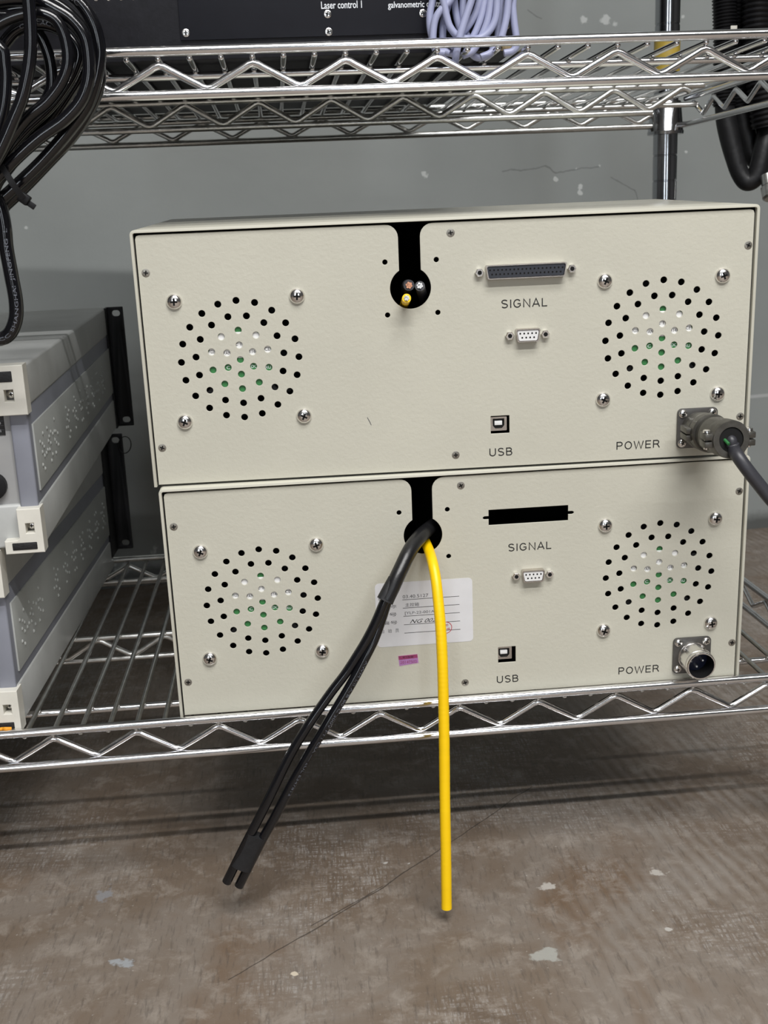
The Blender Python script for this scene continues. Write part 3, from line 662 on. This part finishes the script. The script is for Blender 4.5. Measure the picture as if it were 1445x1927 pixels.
        for q in range(7):
            a = math.radians(q * 360 / 7)
            d0, d1 = Vector((math.cos(a), 0, math.sin(a))), Vector((math.cos(a + .55), 0, math.sin(a + .55)))
            p = [Vector((vx, PY + 4.5, vz)) + d0 * 22, Vector((vx, PY + 4.5, vz)) + d0 * 43, Vector((vx, PY + 20, vz)) + d1 * 43, Vector((vx, PY + 20, vz)) + d1 * 22]
            bl.add(p + [v + Vector((0, 1.2, 0)) for v in p], [(0, 1, 2, 3), (7, 6, 5, 4), (0, 4, 5, 1), (1, 5, 6, 2), (2, 6, 7, 3), (3, 7, 4, 0)])
        build('fan_blades', bl, 'black', fan, smooth=0)
        for ddx in (-41.25, 41.25):
            for ddz in (-41.25, 41.25):
                build('domed_screw', shiftP(cross_screw((vx + ddx, 0, vz + ddz), (0, -1, 0), 5.4, 3.5, True, 32)), ['steel', 'screwdark'], u)
    # USB socket in its square cut-out
    ox = (-.9, .4) if upper else (-2.0, 1.0)
    cx, cz2 = ux + ox[0], uz + ox[1]
    d = [(cx - 4.1, cz2 + 3.7), (cx + 4.1, cz2 + 3.7), (cx + 4.1, cz2 - 1.3), (cx + 2.4, cz2 - 3.3), (cx - 2.4, cz2 - 3.3), (cx - 4.1, cz2 - 1.3)]
    us = curve_mesh([rrect(cx - 5.9, cx + 5.9, cz2 - 5.0, cz2 + 5.0, .4, 2), d], 1.2); shift(us, 0, PY + 2.6, 0)
    usb = tag(build('usb_socket', us, 'nickel', u), 'square metal socket in its cut-out')
    build('socket_cavity', MB().box(cx - 4.6, cx + 4.6, PY + 3.8, PY + 12, cz2 - 4.3, cz2 + 4.3), 'black', usb)
    build('contact_tongue', MB().box(cx - 2.7, cx + 2.7, PY + 1.9, PY + 10, cz2 - 1.1, cz2 + 1.9, .2), 'whiteplastic', usb)
    # connectors
    dsub_parts = []
    def n_dsub(*a): 
        b = len(bpy.data.objects); before = set(bpy.data.objects.keys()); dsub(*a)
        for nm in set(bpy.data.objects.keys()) - before:
            o = bpy.data.objects[nm]
            if o.name.startswith('signal_connector'): o.location.y += PY * MM
    if upper: n_dsub(u, 263.5, 137.7, 59.5, 12.4, 53.2, 7.6, 31.75, 19, 'darkinsert', 'long many-pin connector')
    n_dsub(u, 264.6, 94.0, 20, 11.6, 14.8, 7.2, 12.4, 5, 'whiteplastic', 'small nine-pin connector with white insert')
    # screen-printed words
    y = PY - .12
    stroke_word('printed_word', 'SIGNAL', 262.8, y, 115.7, 31.8, 5.6, u)
    stroke_word('printed_word', 'USB', 245.5, y, 11.6, 16.2, 5.6, u)
    stroke_word('printed_word', 'POWER', 344.8 if upper else 346.6, y, 11.4, 31.2, 5.6, u)
    # power receptacle flange
    fx, fz = (387.0, 21.8) if upper else (387.1, 20.9)
    fm = curve_mesh([rrect(fx - 14.4, fx + 14.4, fz - 14.3, fz + 14.3, 3.2)], .75, .15); shift(fm, 0, PY - .9, 0)
    fl = tag(build('power_socket', fm, 'flange', u), 'square flanged round power socket')
    for a in (-10.7, 10.7):
        for b in (-10.7, 10.7):
            build('flange_screw', shift(cross_screw((fx + a, 0, fz + b), (0, -1, 0), 3.15, 1.7, True, 20), 0, PY - 1.7, 0), ['steel', 'screwdark'], fl)
    if upper:
        build('socket_shell', MB().lathe([(0, 11.6), (1, 11.6), (1.6, 11.2), (9, 11.2), (9, 9)], (fx, PY - 1.6, fz), (0, -1, 0), 40), 'gunmetal', fl)
    else:
        build('socket_shell', MB().lathe([(0, 11.4), (2.2, 11.4), (2.3, 10.7), (5, 10.7), (5.1, 11.3), (17.0, 11.3), (17.1, 11.0), (20.3, 11.0), (21, 10.5), (21, 9.7)], (fx, PY - 1.6, fz), (0, -1, 0), 26, cap=(True, False)), 'steel', fl, smooth=10)
        build('shell_bore', MB().lathe([(21, 9.7), (20.5, 9.5), (6, 9.3)], (fx, PY - 1.6, fz), (0, -1, 0), 40, cap=(False, False)), 'black', fl)  # black lining added to darken the inside of the steel shell
        build('insulator', MB().lathe([(0, 9.3), (7, 9.3), (7, 0)], (fx, PY - 1.6, fz), (0, -1, 0), 32), 'navy', fl)
        for a, b in ((0, 4.6), (4.6, 0), (0, -4.6), (-4.6, 0)):
            build('contact_pin', MB().lathe([(0, 1.15), (10.6, 1.15), (11.5, .8), (11.8, 0)], (fx + a, PY - 1.6, fz + b), (0, -1, 0), 12), 'silverwire', fl)
    return u
BT = Matrix.Rotation(.0375, 4, 'X')
B1 = BT
B2 = BT @ Matrix.Translation((3.3 * MM, -5.4 * MM, (-174.9 - 1.0) * MM)) @ Matrix.Rotation(.0175, 4, 'Z')
unit1 = control_unit(B1, 'upper of the two beige metal control boxes, grey cord plugged into its power socket', True)
unit1['group'] = 'stacked beige control boxes'
unit2 = control_unit(B2, 'lower beige metal control box on the wire shelf, paper sticker under its cable slot', False)
unit2['group'] = 'stacked beige control boxes'
build('scratch_mark', MB().tube([(151.5, PY - .05, 41.5), (153, PY - .1, 38.5), (154, PY - .05, 36)], .22, 6), 'greyink', unit1)

for ffx in (30, W - 30):
    for ffy, fh in ((14, 1.2), (D - 16, 8.8)):
        build('rubber_foot', MB().lathe([(0, 9), (fh * .8, 8.4), (fh, 7.6)], (ffx, ffy, 0.2), (0, 0, -1), 24), 'pad', unit2)
# stickers on the lower unit: they are stuck on, so they are parts of it
ps = rrect(148.2, 219.9, 44.4, 94.5, 3.0); 
pz = curve_mesh([ps], .06); shift(pz, 0, PY - .1, 0); sticker = tag(build('paper_sticker', pz, 'paper', unit2, smooth=0), 'white inspection sticker')
def sl(txt, x0, x1, z, h, mat='greyink', **k): label_text('sticker_print', txt, (x0 + x1) / 2, PY - .22, z, x1 - x0, h, mat, sticker, **k)
for i, z in enumerate((80.7, 74.2, 67.8, 61.1, 54.5)):
    build('ruled_line', MB().box(168 + i * .15, 210 + i * .1, PY - .24, PY - .18, z - .16, z + .16), 'ink', sticker, smooth=0)
sl('03.40.5127', 168.3, 187.2, 83.1, 2.6); sl('主控箱', 170, 180.2, 76.5, 2.9); sl('[YLP-22-001A-', 169.5, 192.5, 69.9, 2.7)
sl('NG 002', 173, 193, 63.4, 3.0, 'ink', shear=.5)
sl('编号', 150.2, 163, 82.6, 2.8); sl('名称', 151, 163.4, 76, 2.8); sl('型号', 151, 163.6, 69.8, 2.8); sl('编号', 152, 163.8, 63.4, 2.8); sl('检', 151, 154, 57, 2.9); sl('验', 156.5, 159.5, 57, 2.9); sl('员', 162, 164.6, 57, 2.9)
rg = curve_mesh([circ(199.5, 56.6, 4.7, 36), circ(199.5, 56.6, 4.25, 36)], .03); shift(rg, 0, PY - .22, 0)
build('stamp', rg, 'redink', sticker, smooth=0)
label_text('stamp_print', '检', 200.5, PY - .24, 58.6, 2.2, 2.0, 'redink', sticker); label_text('stamp_print', '合格', 200.5, PY - .24, 55.4, 4.4, 2.2, 'redink', sticker)
pe = curve_mesh([[(163.0, 36.9), (178.1, 37.5), (178.9, 29.5), (163.7, 28.0)]], .05); shift(pe, 0, PY - .08, 0); pst = tag(build('purple_sticker', pe, 'pinkedge', unit2, smooth=0), 'small purple warranty sticker')
pe = curve_mesh([[(163.5, 36.4), (177.7, 36.9), (178.3, 30.0), (164.1, 28.5)]], .05); shift(pe, 0, PY - .18, 0); build('sticker_field', pe, 'purple', pst, smooth=0)
pe = curve_mesh([[(163.5, 36.4), (177.7, 36.9), (177.9, 34.1), (163.7, 33.4)]], .05); shift(pe, 0, PY - .24, 0); build('sticker_strip', pe, 'maroon', pst, smooth=0)
label_text('sticker_print', '20147502', 171, PY - .30, 31.2, 12.4, 2.2, 'maroon', pst); label_text('sticker_print', '有效期限', 170.6, PY - .34, 35.2, 8, 1.5, 'ink', pst)

def tob(mat4, p): return mat4 @ (Vector(p) * MM) * 1000
# ---------------------------------------------------------------- power plug and its cord on the upper unit
fx, fz = 387.0, 21.8
a0 = Vector((fx, -8.5, fz)); a1 = Vector((388.9, -62, 26.9)); ax = (a1 - a0).normalized()
plug = thing('power_cable', 'dark grey power cord with grey cast round plug screwed onto the upper beige box', 'cable', B1 @ Matrix.Translation(a0 * MM))
def pl(name, prof, mat, n=40, **k): return build(name, MB().lathe(prof, (0, 0, 0), ax, n), mat, plug, **k)
pl('coupling_ring', [(-2, 11.4), (0, 12.9), (3, 13.2), (9, 13.2), (10, 12.2), (11, 13.4), (19, 13.6), (20, 12.8)], 'gunmetal')
rb = MB()
for s in (-1, 1):
    u0 = Vector((0, 0, 1)); s0 = ax.cross(u0).normalized(); c = ax * 8 + s0 * (s * 13.0)
    rb.box(c.x - 3.0, c.x + 3.0, c.y - 7, c.y + 7, c.z - 4.6, c.z + .0 - .4, .6); rb.box(c.x - 3.0, c.x + 3.0, c.y - 7, c.y + 7, c.z + .4, c.z + 4.6, .6)
build('ring_lug', rb, 'gunmetal', plug)
pl('backshell', [(18, 11.9), (26, 11.9), (27, 12.6), (31, 12.4), (40, 11.3), (41, 11.3)], 'gunmetal')
cl = MB().lathe([(40, 11.0), (41, 12.9), (53, 12.9), (54, 12.3), (54, 8.4), (44, 8.2)], (0, 0, 0), ax, 40)
up = Vector((0, 0, 1)); up = (up - ax * up.dot(ax)).normalized(); sd = ax.cross(up)
if sd.x < 0: sd = -sd
for s in (-1, 1):
    c = ax * 47.5 + sd * (s * 14.2)
    for zz in (-2.6, 2.6):
        cl.box(c.x - 3.2, c.x + 3.2, c.y - 5.5, c.y + 5.5, c.z + zz - 2.1, c.z + zz + 2.1, .6)
clamp = build('cord_clamp', cl, 'gunmetal', plug)
for s in (-1, 1):
    c = ax * 47.5 + sd * (s * 14.6)
    build('clamp_screw', MB().lathe([(-6.5, 1.6), (5, 1.6), (5, 2.6), (6.4, 2.4), (6.9, 1.5), (6.9, 0)], c, (0, 0, 1), 16), 'steel', clamp)
build('cord_opening', MB().lathe([(44.0, 0), (44.2, 8.1), (53.2, 8.1)], (0, 0, 0), ax, 30), 'hole', clamp)  # black liner puts shade inside the clamp opening
build('ground_wire', MB().tube([ax * 44 + sd * -3 + up * 2, ax * 52 + sd * -4.5 + up * .5, ax * 57 + sd * -3 + up * -2.5], 1.1, 8), 'green', plug)
end = tob(B1, a0 + ax * 45)
pc = [tuple(end), tuple(tob(B1, a0 + ax * 52 + Vector((0.6, 0, -.6))))] + PATHS['pcord'][1:7] + [(470, -95, -110), (500, -108, -190), (530, -112, -262), (556, -100, -304), (600, -70, -317), (680, -20, -317)]
PM = (B1 @ Matrix.Translation(a0 * MM)).inverted()
build('cord', MB().tube([PM @ (p * MM) * 1000 for p in spline(pc, 10)], lambda d: 4.5 if d > 10 else 3.6, 16), 'rubber', plug)

# ---------------------------------------------------------------- cut cable ends in the round hole of the upper unit
def stub(name, label, pts, r, jm, cm):
    t = thing(name, label, 'cable', loc=pts[-1], group='cut cable ends in the upper round hole')
    org = Vector(pts[-1]); sp = [p - org for p in spline(pts, 8)]
    build('jacket', MB().tube(sp, r, 16), jm, t)
    d = (sp[-1] - sp[-2]).normalized(); u = d.orthogonal().normalized(); w = d.cross(u); cb = MB()
    for k, (a, q) in enumerate([(0, 0)] + [(math.radians(60 * i), .42) for i in range(6)]):
        o = (u * math.cos(a) + w * math.sin(a)) * q * r
        cb.tube([o - d * 1, o + d * (.7 + .5 * (k % 3))], r * .22, 8)
    build('bare_strands', cb, cm, t)
tp = lambda p: tuple(tob(B1, p))
stub('cut_cable', 'left black cut cable end with coppery wires in the upper box hole', [tp((186, 60, 112)), tp((184, 30, 124)), tp((183, 8, 130.5)), tp((182.8, -9, 132.2))], 3.7, 'rubber', 'copper')
stub('cut_cable', 'right black cut cable end with silvery wires in the upper box hole', [tp((200, 55, 108)), tp((196, 25, 119)), tp((192.2, 5, 127.2)), tp((190.3, -7, 131.2))], 3.4, 'rubber', 'silverwire')
stub('cut_cable', 'short yellow cut cable end with silvery core in the upper box hole', [tp((181.5, 60, 105)), tp((181.3, 30, 113)), tp((181.2, 8, 119.2)), tp((180.5, -14, 124.2))], 3.0, 'yellow', 'silverwire')

# ---------------------------------------------------------------- cables hanging from the lower unit
P = PATHS
org = P['bsleeve'][-1]
hb = thing('black_cable_pair', 'pair of black cables hanging from the lower box slot, taped together at the end', 'cable', loc=P['bsleeve'][0])
o0 = Vector(P['bsleeve'][0])
def rel(pts): return [tuple(Vector(p) - o0) for p in pts]
def part_tube(name, pts, r, mat, flat=1.0, n=18, k=10, lab=None, parent=None):
    o = build(name, MB().tube(spline(rel(pts), k), r, n, flat=flat), mat, parent or hb)
    return tag(o, lab) if lab else o
part_tube('shrink_sleeve', P['bsleeve'], lambda d: 4.3 + min(1.1, max(0, (d - 14) * .035)), 'shrink', lab='satin black sleeve over both cables')
lc = part_tube('cable', P['bleft'], 3.45, 'pvc'); rc = part_tube('cable', P['bright'], 3.45, 'pvc')
def band(name, pl_, r, ratio, mat, lab=None):
    """flattened wrap round both cables: wide across the picture of the pair"""
    a, b = (Vector(P['bleft'][i]) for i in (0, 1)); sp = spline(rel(pl_), 10); mb = MB(); n = 28; vs = []; fs = []
    for i, p in enumerate(sp):
        t = (sp[min(i + 1, len(sp) - 1)] - sp[max(i - 1, 0)]).normalized(); wv = Vector((1, .0, 0)); wv = (wv - t * wv.dot(t)).normalized(); nn = t.cross(wv)
        f = i / (len(sp) - 1); rr = r(f); q = ratio(f)
        for k in range(n):
            ang = 2 * math.pi * k / n; c, s_ = math.cos(ang), math.sin(ang)
            vs.append(p + wv * (math.copysign(abs(c) ** .75, c) * rr * q) + nn * (math.copysign(abs(s_) ** .85, s_) * rr))
    m = len(sp)
    for i in range(m - 1):
        for k in range(n): fs.append((i * n + k, i * n + (k + 1) % n, (i + 1) * n + (k + 1) % n, (i + 1) * n + k))
    fs += [tuple(reversed(range(n))), tuple((m - 1) * n + k for k in range(n))]
    mb.add(vs, fs); return tag(build(name, mb, mat, hb), lab)
band('tape_wrap', P['tape1'], lambda f: 5.3, lambda f: 1.02 + .12 * f, 'tape', 'matt black tape below the sleeve')
band('tape_wrap', P['tape2'], lambda f: 4.3, lambda f: 1.78, 'tape', 'matt black tape near the cut ends')
wrap_text('cable_print', 'AWM I/II A/B 80°C 300V FT1 CSA — cUL E347812', P['bright'], 3.45, 52, 1.9, 'cableprint', hb, org=o0, phi=.72, w=112)
yp = P['yellow']
def yr(d):
    q = max(0, min(1, (d - 70) / 40)); rib = (1 if (d % 3.3) > .7 else 0)
    return 3.15 + .62 * min(1, d / 40) + (.09 * rib * q)
me_loc = Vector(yp[0]); mbY = MB().tube(spline(yp, 26), yr, 20)
tag(build('yellow_cable', mbY, 'yellow', None, me_loc, smooth=50), 'ribbed yellow cable hanging straight down from the lower box slot', 'cable')

# ---------------------------------------------------------------- grey rack instruments at the left
def instrument(mat4, label, Hh, top_one, Dd, ez0, ez1, egap=1.0):
    t = thing('rack_instrument', label, 'rack instrument', mat4, group='stacked grey rack instruments')
    Wd = 430
    build('rear_panel', MB().box(-Wd + 8, -8, 7, Dd - 6, 4, Hh - 4, .5), 'rearpanel', t)
    for x0, x1 in ((-13.5, -.9), (-Wd + .9, -Wd + 13.5)):
        fr = MB().box(x0, x1, 3.0, Dd - 4, 24, Hh - 24, 1.6, 3)
        build('side_frame', fr, 'frame', t)
    build('top_cover', MB().box(-Wd, 0, 4, Dd - 2, Hh - 29, Hh, 2.2, 3), 'cover', t)
    build('bottom_cover', MB().box(-Wd, 0, 4, Dd - 2, 1.5, 33, 2.2, 3), 'cover', t)
    sp = MB().box(-1.5, .35, 12.5, Dd - 14, 40, Hh - 42, .5)
    rnd = random.Random(3)
    for cy in (36, 62, 88, 150, 190, 225, 262, 300, 335, 372):
        for k in range(9):
            a = 2 * math.pi * k / 9 + cy; rr = 4.5 if k % 2 else 11.5
            z = (Hh - 2) / 2 + rr * math.sin(a) * 1.15; y = cy + rr * math.cos(a) * .9
            sp.lathe([(0, 1.7), (.6, 1.35), (1.0, .6), (1.05, 0)], (.3, y, z), (1, 0, 0), 8)
    build('side_plate', sp, 'sideplate', t)
    # moulded corner guards
    for top in (True, False):
        zs = (lambda q: Hh + 1 - q) if top else (lambda q: q)
        leg, arm = (17.5, 40) if top else (14.5, 25)
        hgt = 33 if top else 31
        o = [(.6, 0), (.6, hgt), (-leg, hgt), (-leg, 15 if top else 11), (-leg - 1.5, 12.5 if top else 9), (-leg - 3, 12 if top else 8.6), (-arm, 12 if top else 8.4), (-arm, 0)]
        hx = (-13.6, -6.4) if top else (-10.6, -3.8)
        hz = (15.5, 24.5) if top else (13.5, 21.5)
        outl = [(x, zs(z)) for x, z in o]; hole = [(hx[0], zs(hz[0])), (hx[1], zs(hz[0])), (hx[1], zs(hz[1])), (hx[0], zs(hz[1]))]
        g = curve_mesh([outl, hole], 6.5, .5); shift(g, 0, 2.5, 0)
        gd = build('corner_guard', g, 'cream', t, smooth=20)
        pocket = MB().box(hx[0] - .5, hx[1] + .5, 3.6, 4.4, min(zs(hz[0]), zs(hz[1])) - .5, max(zs(hz[0]), zs(hz[1])) + .5); build('screw_pocket', pocket, 'flange', gd, smooth=0)
        build('guard_screw', shift(cross_screw((sum(hx) / 2, 0, zs(sum(hz) / 2)), (0, -1, 0), 3.0, 1.7, True, 18), 0, 3.6, 0), ['steel', 'screwdark'], gd)
        px = (-27, -6.5) if top else (-20.5, -3.5)
        pz_ = sorted((zs(3.4 if top else 2.2), zs(10.6 if top else 7.4)))
        build('rubber_pad', MB().box(px[0], px[1], -5.1, -3.8, pz_[0], pz_[1], .5), 'pad', gd)
    # rack ear on the far end, with slotted holes
    e = curve_mesh([rrect(-1, 17.2, ez0, ez1, .6, 2), rrect(5.6, 14.2, ez1 - 9.8, ez1 - 3.2, 3.2, 5), rrect(5.6, 14.2, ez0 + 3.5, ez0 + 10.1, 3.2, 5)], 1.4, .1); shift(e, 0, Dd + egap, 0)
    e.box(-.6, 1.2, Dd - 14, Dd + egap, ez0, ez1)
    build('rack_ear', e, 'black', t)
    if top_one:
        lb = build('type_label', MB().box(-70, -17.9, 6.3, 7.0, Hh - 47.5, Hh - 33.5), 'ink', t, smooth=0)
        label_text('label_print', 'A4', -21.6, 6.2, Hh - 35.8, 2.4, 1.5, 'white', lb); label_text('label_print', '(589)', -22.6, 6.2, Hh - 39.1, 5.0, 1.9, 'white', lb); label_text('label_print', '741', -22.4, 6.2, Hh - 44.4, 3.6, 1.9, 'white', lb)
        for k in range(3): build('label_rule', MB().box(-70, -18.2, 6.15, 6.3, Hh - 37.6 - k * 3.1 - .12, Hh - 37.6 - k * 3.1 + .12), 'greyink', lb, smooth=0)
        build('cable_gland', MB().lathe([(0, 9.5), (5, 9.5), (5.5, 8.5), (5.5, 4), (2, 4)], (-30.5, 7.2, 47), (0, -1, 0), 24), 'black', t)
    return t
instrument(Matrix.Translation((-.0805, -.0015, -.0405)) @ Matrix.Rotation(.043, 4, 'Z') @ Matrix.Rotation(.021, 4, 'X'), 'upper of two stacked pale grey rack instruments, left of the beige boxes', 129.8, True, 458, 1.5, 129.5)
instrument(Matrix.Translation((-.1130, .0015, -.1764)) @ Matrix.Rotation(-.006, 4, 'Z'), 'lower pale grey rack instrument standing on the wire shelf at the left', 135.0, False, 411, 14.5, 142.0, 22.0)
E = build('split_ring', MB().tube([(9.0 * math.cos(math.radians(a)), 0, 9.0 * math.sin(math.radians(a))) for a in range(0, 360, 12)], .55, 8, closed=True), 'black')
E.location = (-.0905, .4300, -.0460); E.rotation_euler = (0, 0, .9)
tag(E, 'small dark ring hanging in the slot of the lower rack ear', 'ring')
orr = MB().tube(spline([(-118.5, -5.2, -173.0), (-122, -6.5, -172.2), (-125, -4.5, -173.0), (-130, -6.5, -172.5), (-136, -5, -173.0)], 6), 1.3, 8)
for v in orr.v: pass
tag(build('orange_scrap', orr, 'orange', None, (-118.5, -5.2, -173)), 'tiny bright orange plastic scrap on the lower shelf rail', 'scrap')

# ---------------------------------------------------------------- black device on the upper shelf
DX0, DX1, DW, DZ0 = -78.0, 356.5, 29.0, 283.4
dev = thing('laser_controller', 'black case with white lettering standing on the upper shelf', 'controller', TS @ Matrix.Translation((DX0 * MM, DW * MM, DZ0 * MM)))
def dv(x, z): return x - DX0, z - DZ0
build('case', MB().box(0, DX1 - DX0, 0, 345, 0, 170, 1.2, 2), 'device', dev)
px0, pz0 = dv(131.0, 295.6)
fp = build('front_panel', MB().box(px0, DX1 - DX0 - 12, -1.6, .2, pz0, 158, .3), 'devpanel', dev)
for (sx_, sz_, r) in ((134.6, 300.2, 2.55), (229.1, 309.4, 2.55), (229.3, 298.3, 2.55), (293.2, 308.2, 2.55), (349.5, 299, 2.55), (134.6, 350, 2.55), (229.3, 350, 2.55)):
    x, z = dv(sx_, sz_); build('panel_screw', shift(cross_screw((x, 0, z), (0, -1, 0), r, .5, False), 0, -1.6, 0), ['steel', 'screwdark'], dev)
x, z = dv(238.7, 314.9); label_text('printed_word', 'Laser control 1', x, -1.75, z, 27.2, 4.6, 'white', dev, bold=.12)
x, z = dv(290.5, 313.4); label_text('printed_word', 'galvanometric control 1', x, -1.75, z, 41.5, 5.2, 'white', dev, bold=.12)
dots = MB()
for k in range(14):
    for r in range(3):
        x, z = dv(78 + 8.05 * k if 78 + 8.05 * k < 124 else -66 + (k - 6) * 8.05, 322.9 + r * 8)
        dots.lathe([(0, 1.5), (.25, 1.2), (.3, 0)], (x, 0, z), (0, -1, 0), 10)
build('rivet_row', dots, 'nickel', dev)

# ---------------------------------------------------------------- lavender cable coil on the upper shelf
lav = thing('lavender_cable_coil', 'coil of pale lavender cable looped on the upper shelf in front of the black case', 'cable', loc=P['lav_a'][4])
lo = Vector(P['lav_a'][4])
for key in 'abcdefghijklm':
    pts = P['lav_' + key]; q0 = Vector(pts[0]); gx = lo + Vector((14, 9, 0))
    pts = [(gx.x + (q0.x - gx.x) * .25, gx.y + (q0.y - gx.y) * .3, q0.z + 62), (gx.x + (q0.x - gx.x) * .62, q0.y, q0.z + 34)] + pts
    build('cable_loop', MB().tube([p - lo for p in spline(pts, 8)], 2.4, 12), 'lavender', lav)
q = [Vector(p) for p in P['lavtag']]; tc = sum(q, Vector()) / 4
tag(build('cardboard_tag', MB().box(tc.x - 5, tc.x + 5, tc.y - 4, tc.y + 4, 283.0, 287.4, .4), 'tan', None, tuple(tc)), 'small tan block on the upper deck wires right of the lavender coil', 'block')

# ---------------------------------------------------------------- black cable coil hanging at the left
co = thing('black_cable_coil', 'large coil of glossy black cable hanging in front of the shelves at upper left', 'cable', loc=P['coil_a'][8])
c0 = Vector(P['coil_a'][8])
RAD = dict(a=4.0, b=3.9, c=3.75, d=3.8, e=3.6, f=3.6, g=4.0, h=3.8, j=3.5)
for key, r in RAD.items():
    build('cable_loop', MB().tube([p - c0 for p in loop_spline(P['coil_' + key], 10)], r, 18, closed=True), 'pvc', co)
build('hanging_loop', MB().tube([p - c0 for p in loop_spline(P['coil_loop'], 10)], 4.45, 18, closed=True), 'pvc', co)
tt = [Vector(p) for p in P['coil_tie']]; tie = MB(); tpts = [Vector(p) - c0 for p in spline(P['coil_tie'], 8)]
vs = []; fs = []
for i, p in enumerate(tpts):
    t = (tpts[min(i + 1, len(tpts) - 1)] - tpts[max(0, i - 1)]).normalized(); n = Vector((0, -1, 0)); b = t.cross(n).normalized()
    f = i / (len(tpts) - 1); p = p + Vector((0, -3 * math.sin(math.pi * f), 0))
    vs += [p + b * 1.8 - n * .6, p + b * 1.8 + n * .6, p - b * 1.8 + n * .6, p - b * 1.8 - n * .6]
for i in range(len(tpts) - 1):
    for k in range(4): fs.append((i * 4 + k, i * 4 + (k + 1) % 4, i * 4 + 4 + (k + 1) % 4, i * 4 + 4 + k))
fs += [(0, 1, 2, 3), (len(vs) - 1, len(vs) - 2, len(vs) - 3, len(vs) - 4)]
tie.add(vs, fs)
h0 = Vector(P['coil_tiehead'][0]) - c0; h1 = Vector(P['coil_tiehead'][1]) - c0
Rr = Matrix.Rotation(math.radians(38), 3, 'Y')
tie.box(h0.x - 3.2, h0.x + 3.2, h0.y - 2.6, h0.y + 2.6, h0.z - 3, h0.z + 3, .7, rot=Rr)
tie.box(h1.x - 2.6, h1.x + 2.2, h1.y - .8, h1.y + .8, h1.z - 1.7, h1.z + 1.7, .3, rot=Rr)
tag(build('cable_tie', tie, 'black', co, smooth=30), 'black plastic tie round the coil')
wrap_text('cable_print', 'CC SHANGHAI  JINGFENG  L', list(reversed(P['coil_loop'])), 4.45, 27, 2.7, 'cableprint', co, org=c0, phi=-.12, w=72)
wrap_text('cable_print', 'CCC  AC', P['coil_d'], 3.8, 52, 2.4, 'cableprint', co, org=c0, phi=.15, w=19)
wrap_text('cable_print', 'BAMNGC', P['coil_a'], 4.0, 88, 2.8, 'greyink', co, org=c0, phi=-.3, w=22)

# ---------------------------------------------------------------- black hoses beyond the right end of the rack
hs = thing('corrugated_hose_bundle', 'bundle of black corrugated hoses hanging behind the right end of the rack', 'hose', loc=P['sleeve_a'][5])
h0 = Vector(P['sleeve_a'][5])
def ribbed(pts, r, pitch):
    sp = spline(pts, 1); L_ = []
    base = spline(pts, 6); fr = frames(base); tot = fr[-1][3]; d = 0; out = []; i = 0
    while d < tot:
        while i < len(fr) - 2 and fr[i + 1][3] < d: i += 1
        f = (d - fr[i][3]) / max(1e-6, fr[i + 1][3] - fr[i][3]); out.append(fr[i][0].lerp(fr[i + 1][0], f)); d += pitch / 4
    cnt = [0]
    def rr(dd): return r * (1 + .07 * math.sin(2 * math.pi * dd / pitch))
    return MB().tube([p - h0 for p in out], rr, 20)
build('corrugated_hose', ribbed(P['hose_a'], 12.5, 3.4), 'hose', hs, smooth=60)
build('corrugated_hose', ribbed(P['hose_b'], 13.5, 3.9), 'hose', hs, smooth=60)
build('corrugated_hose', ribbed(P['hose_c'], 15.5, 5.2), 'hose', hs, smooth=60)
for key, r in (('a', 10.5), ('b', 10.5), ('c', 9.5)):
    build('smooth_sleeve', MB().tube([p - h0 for p in spline(P['sleeve_' + key], 8)], lambda d, r=r: r * (1 + .06 * math.sin(d / 17)), 20), 'sleeve', hs)
e0, e1 = (Vector(p) - h0 for p in P['hose_end'])
build('metal_end', MB().lathe([(-14, 7.5), (-2, 7.5), (0, 9.2), (12, 9.2), (14, 7.0), (14, 3)], e0 + Vector((0, 0, 4)), (0, -.5, -.86), 24), 'chrome_dull', hs)
wt = Vector((582.3, 484, 358)) - h0
build('paper_tag', MB().box(wt.x - 3.5, wt.x + 3.5, wt.y - .5, wt.y + .5, wt.z - 6, wt.z + 3.5, .2), 'offwhite', hs)
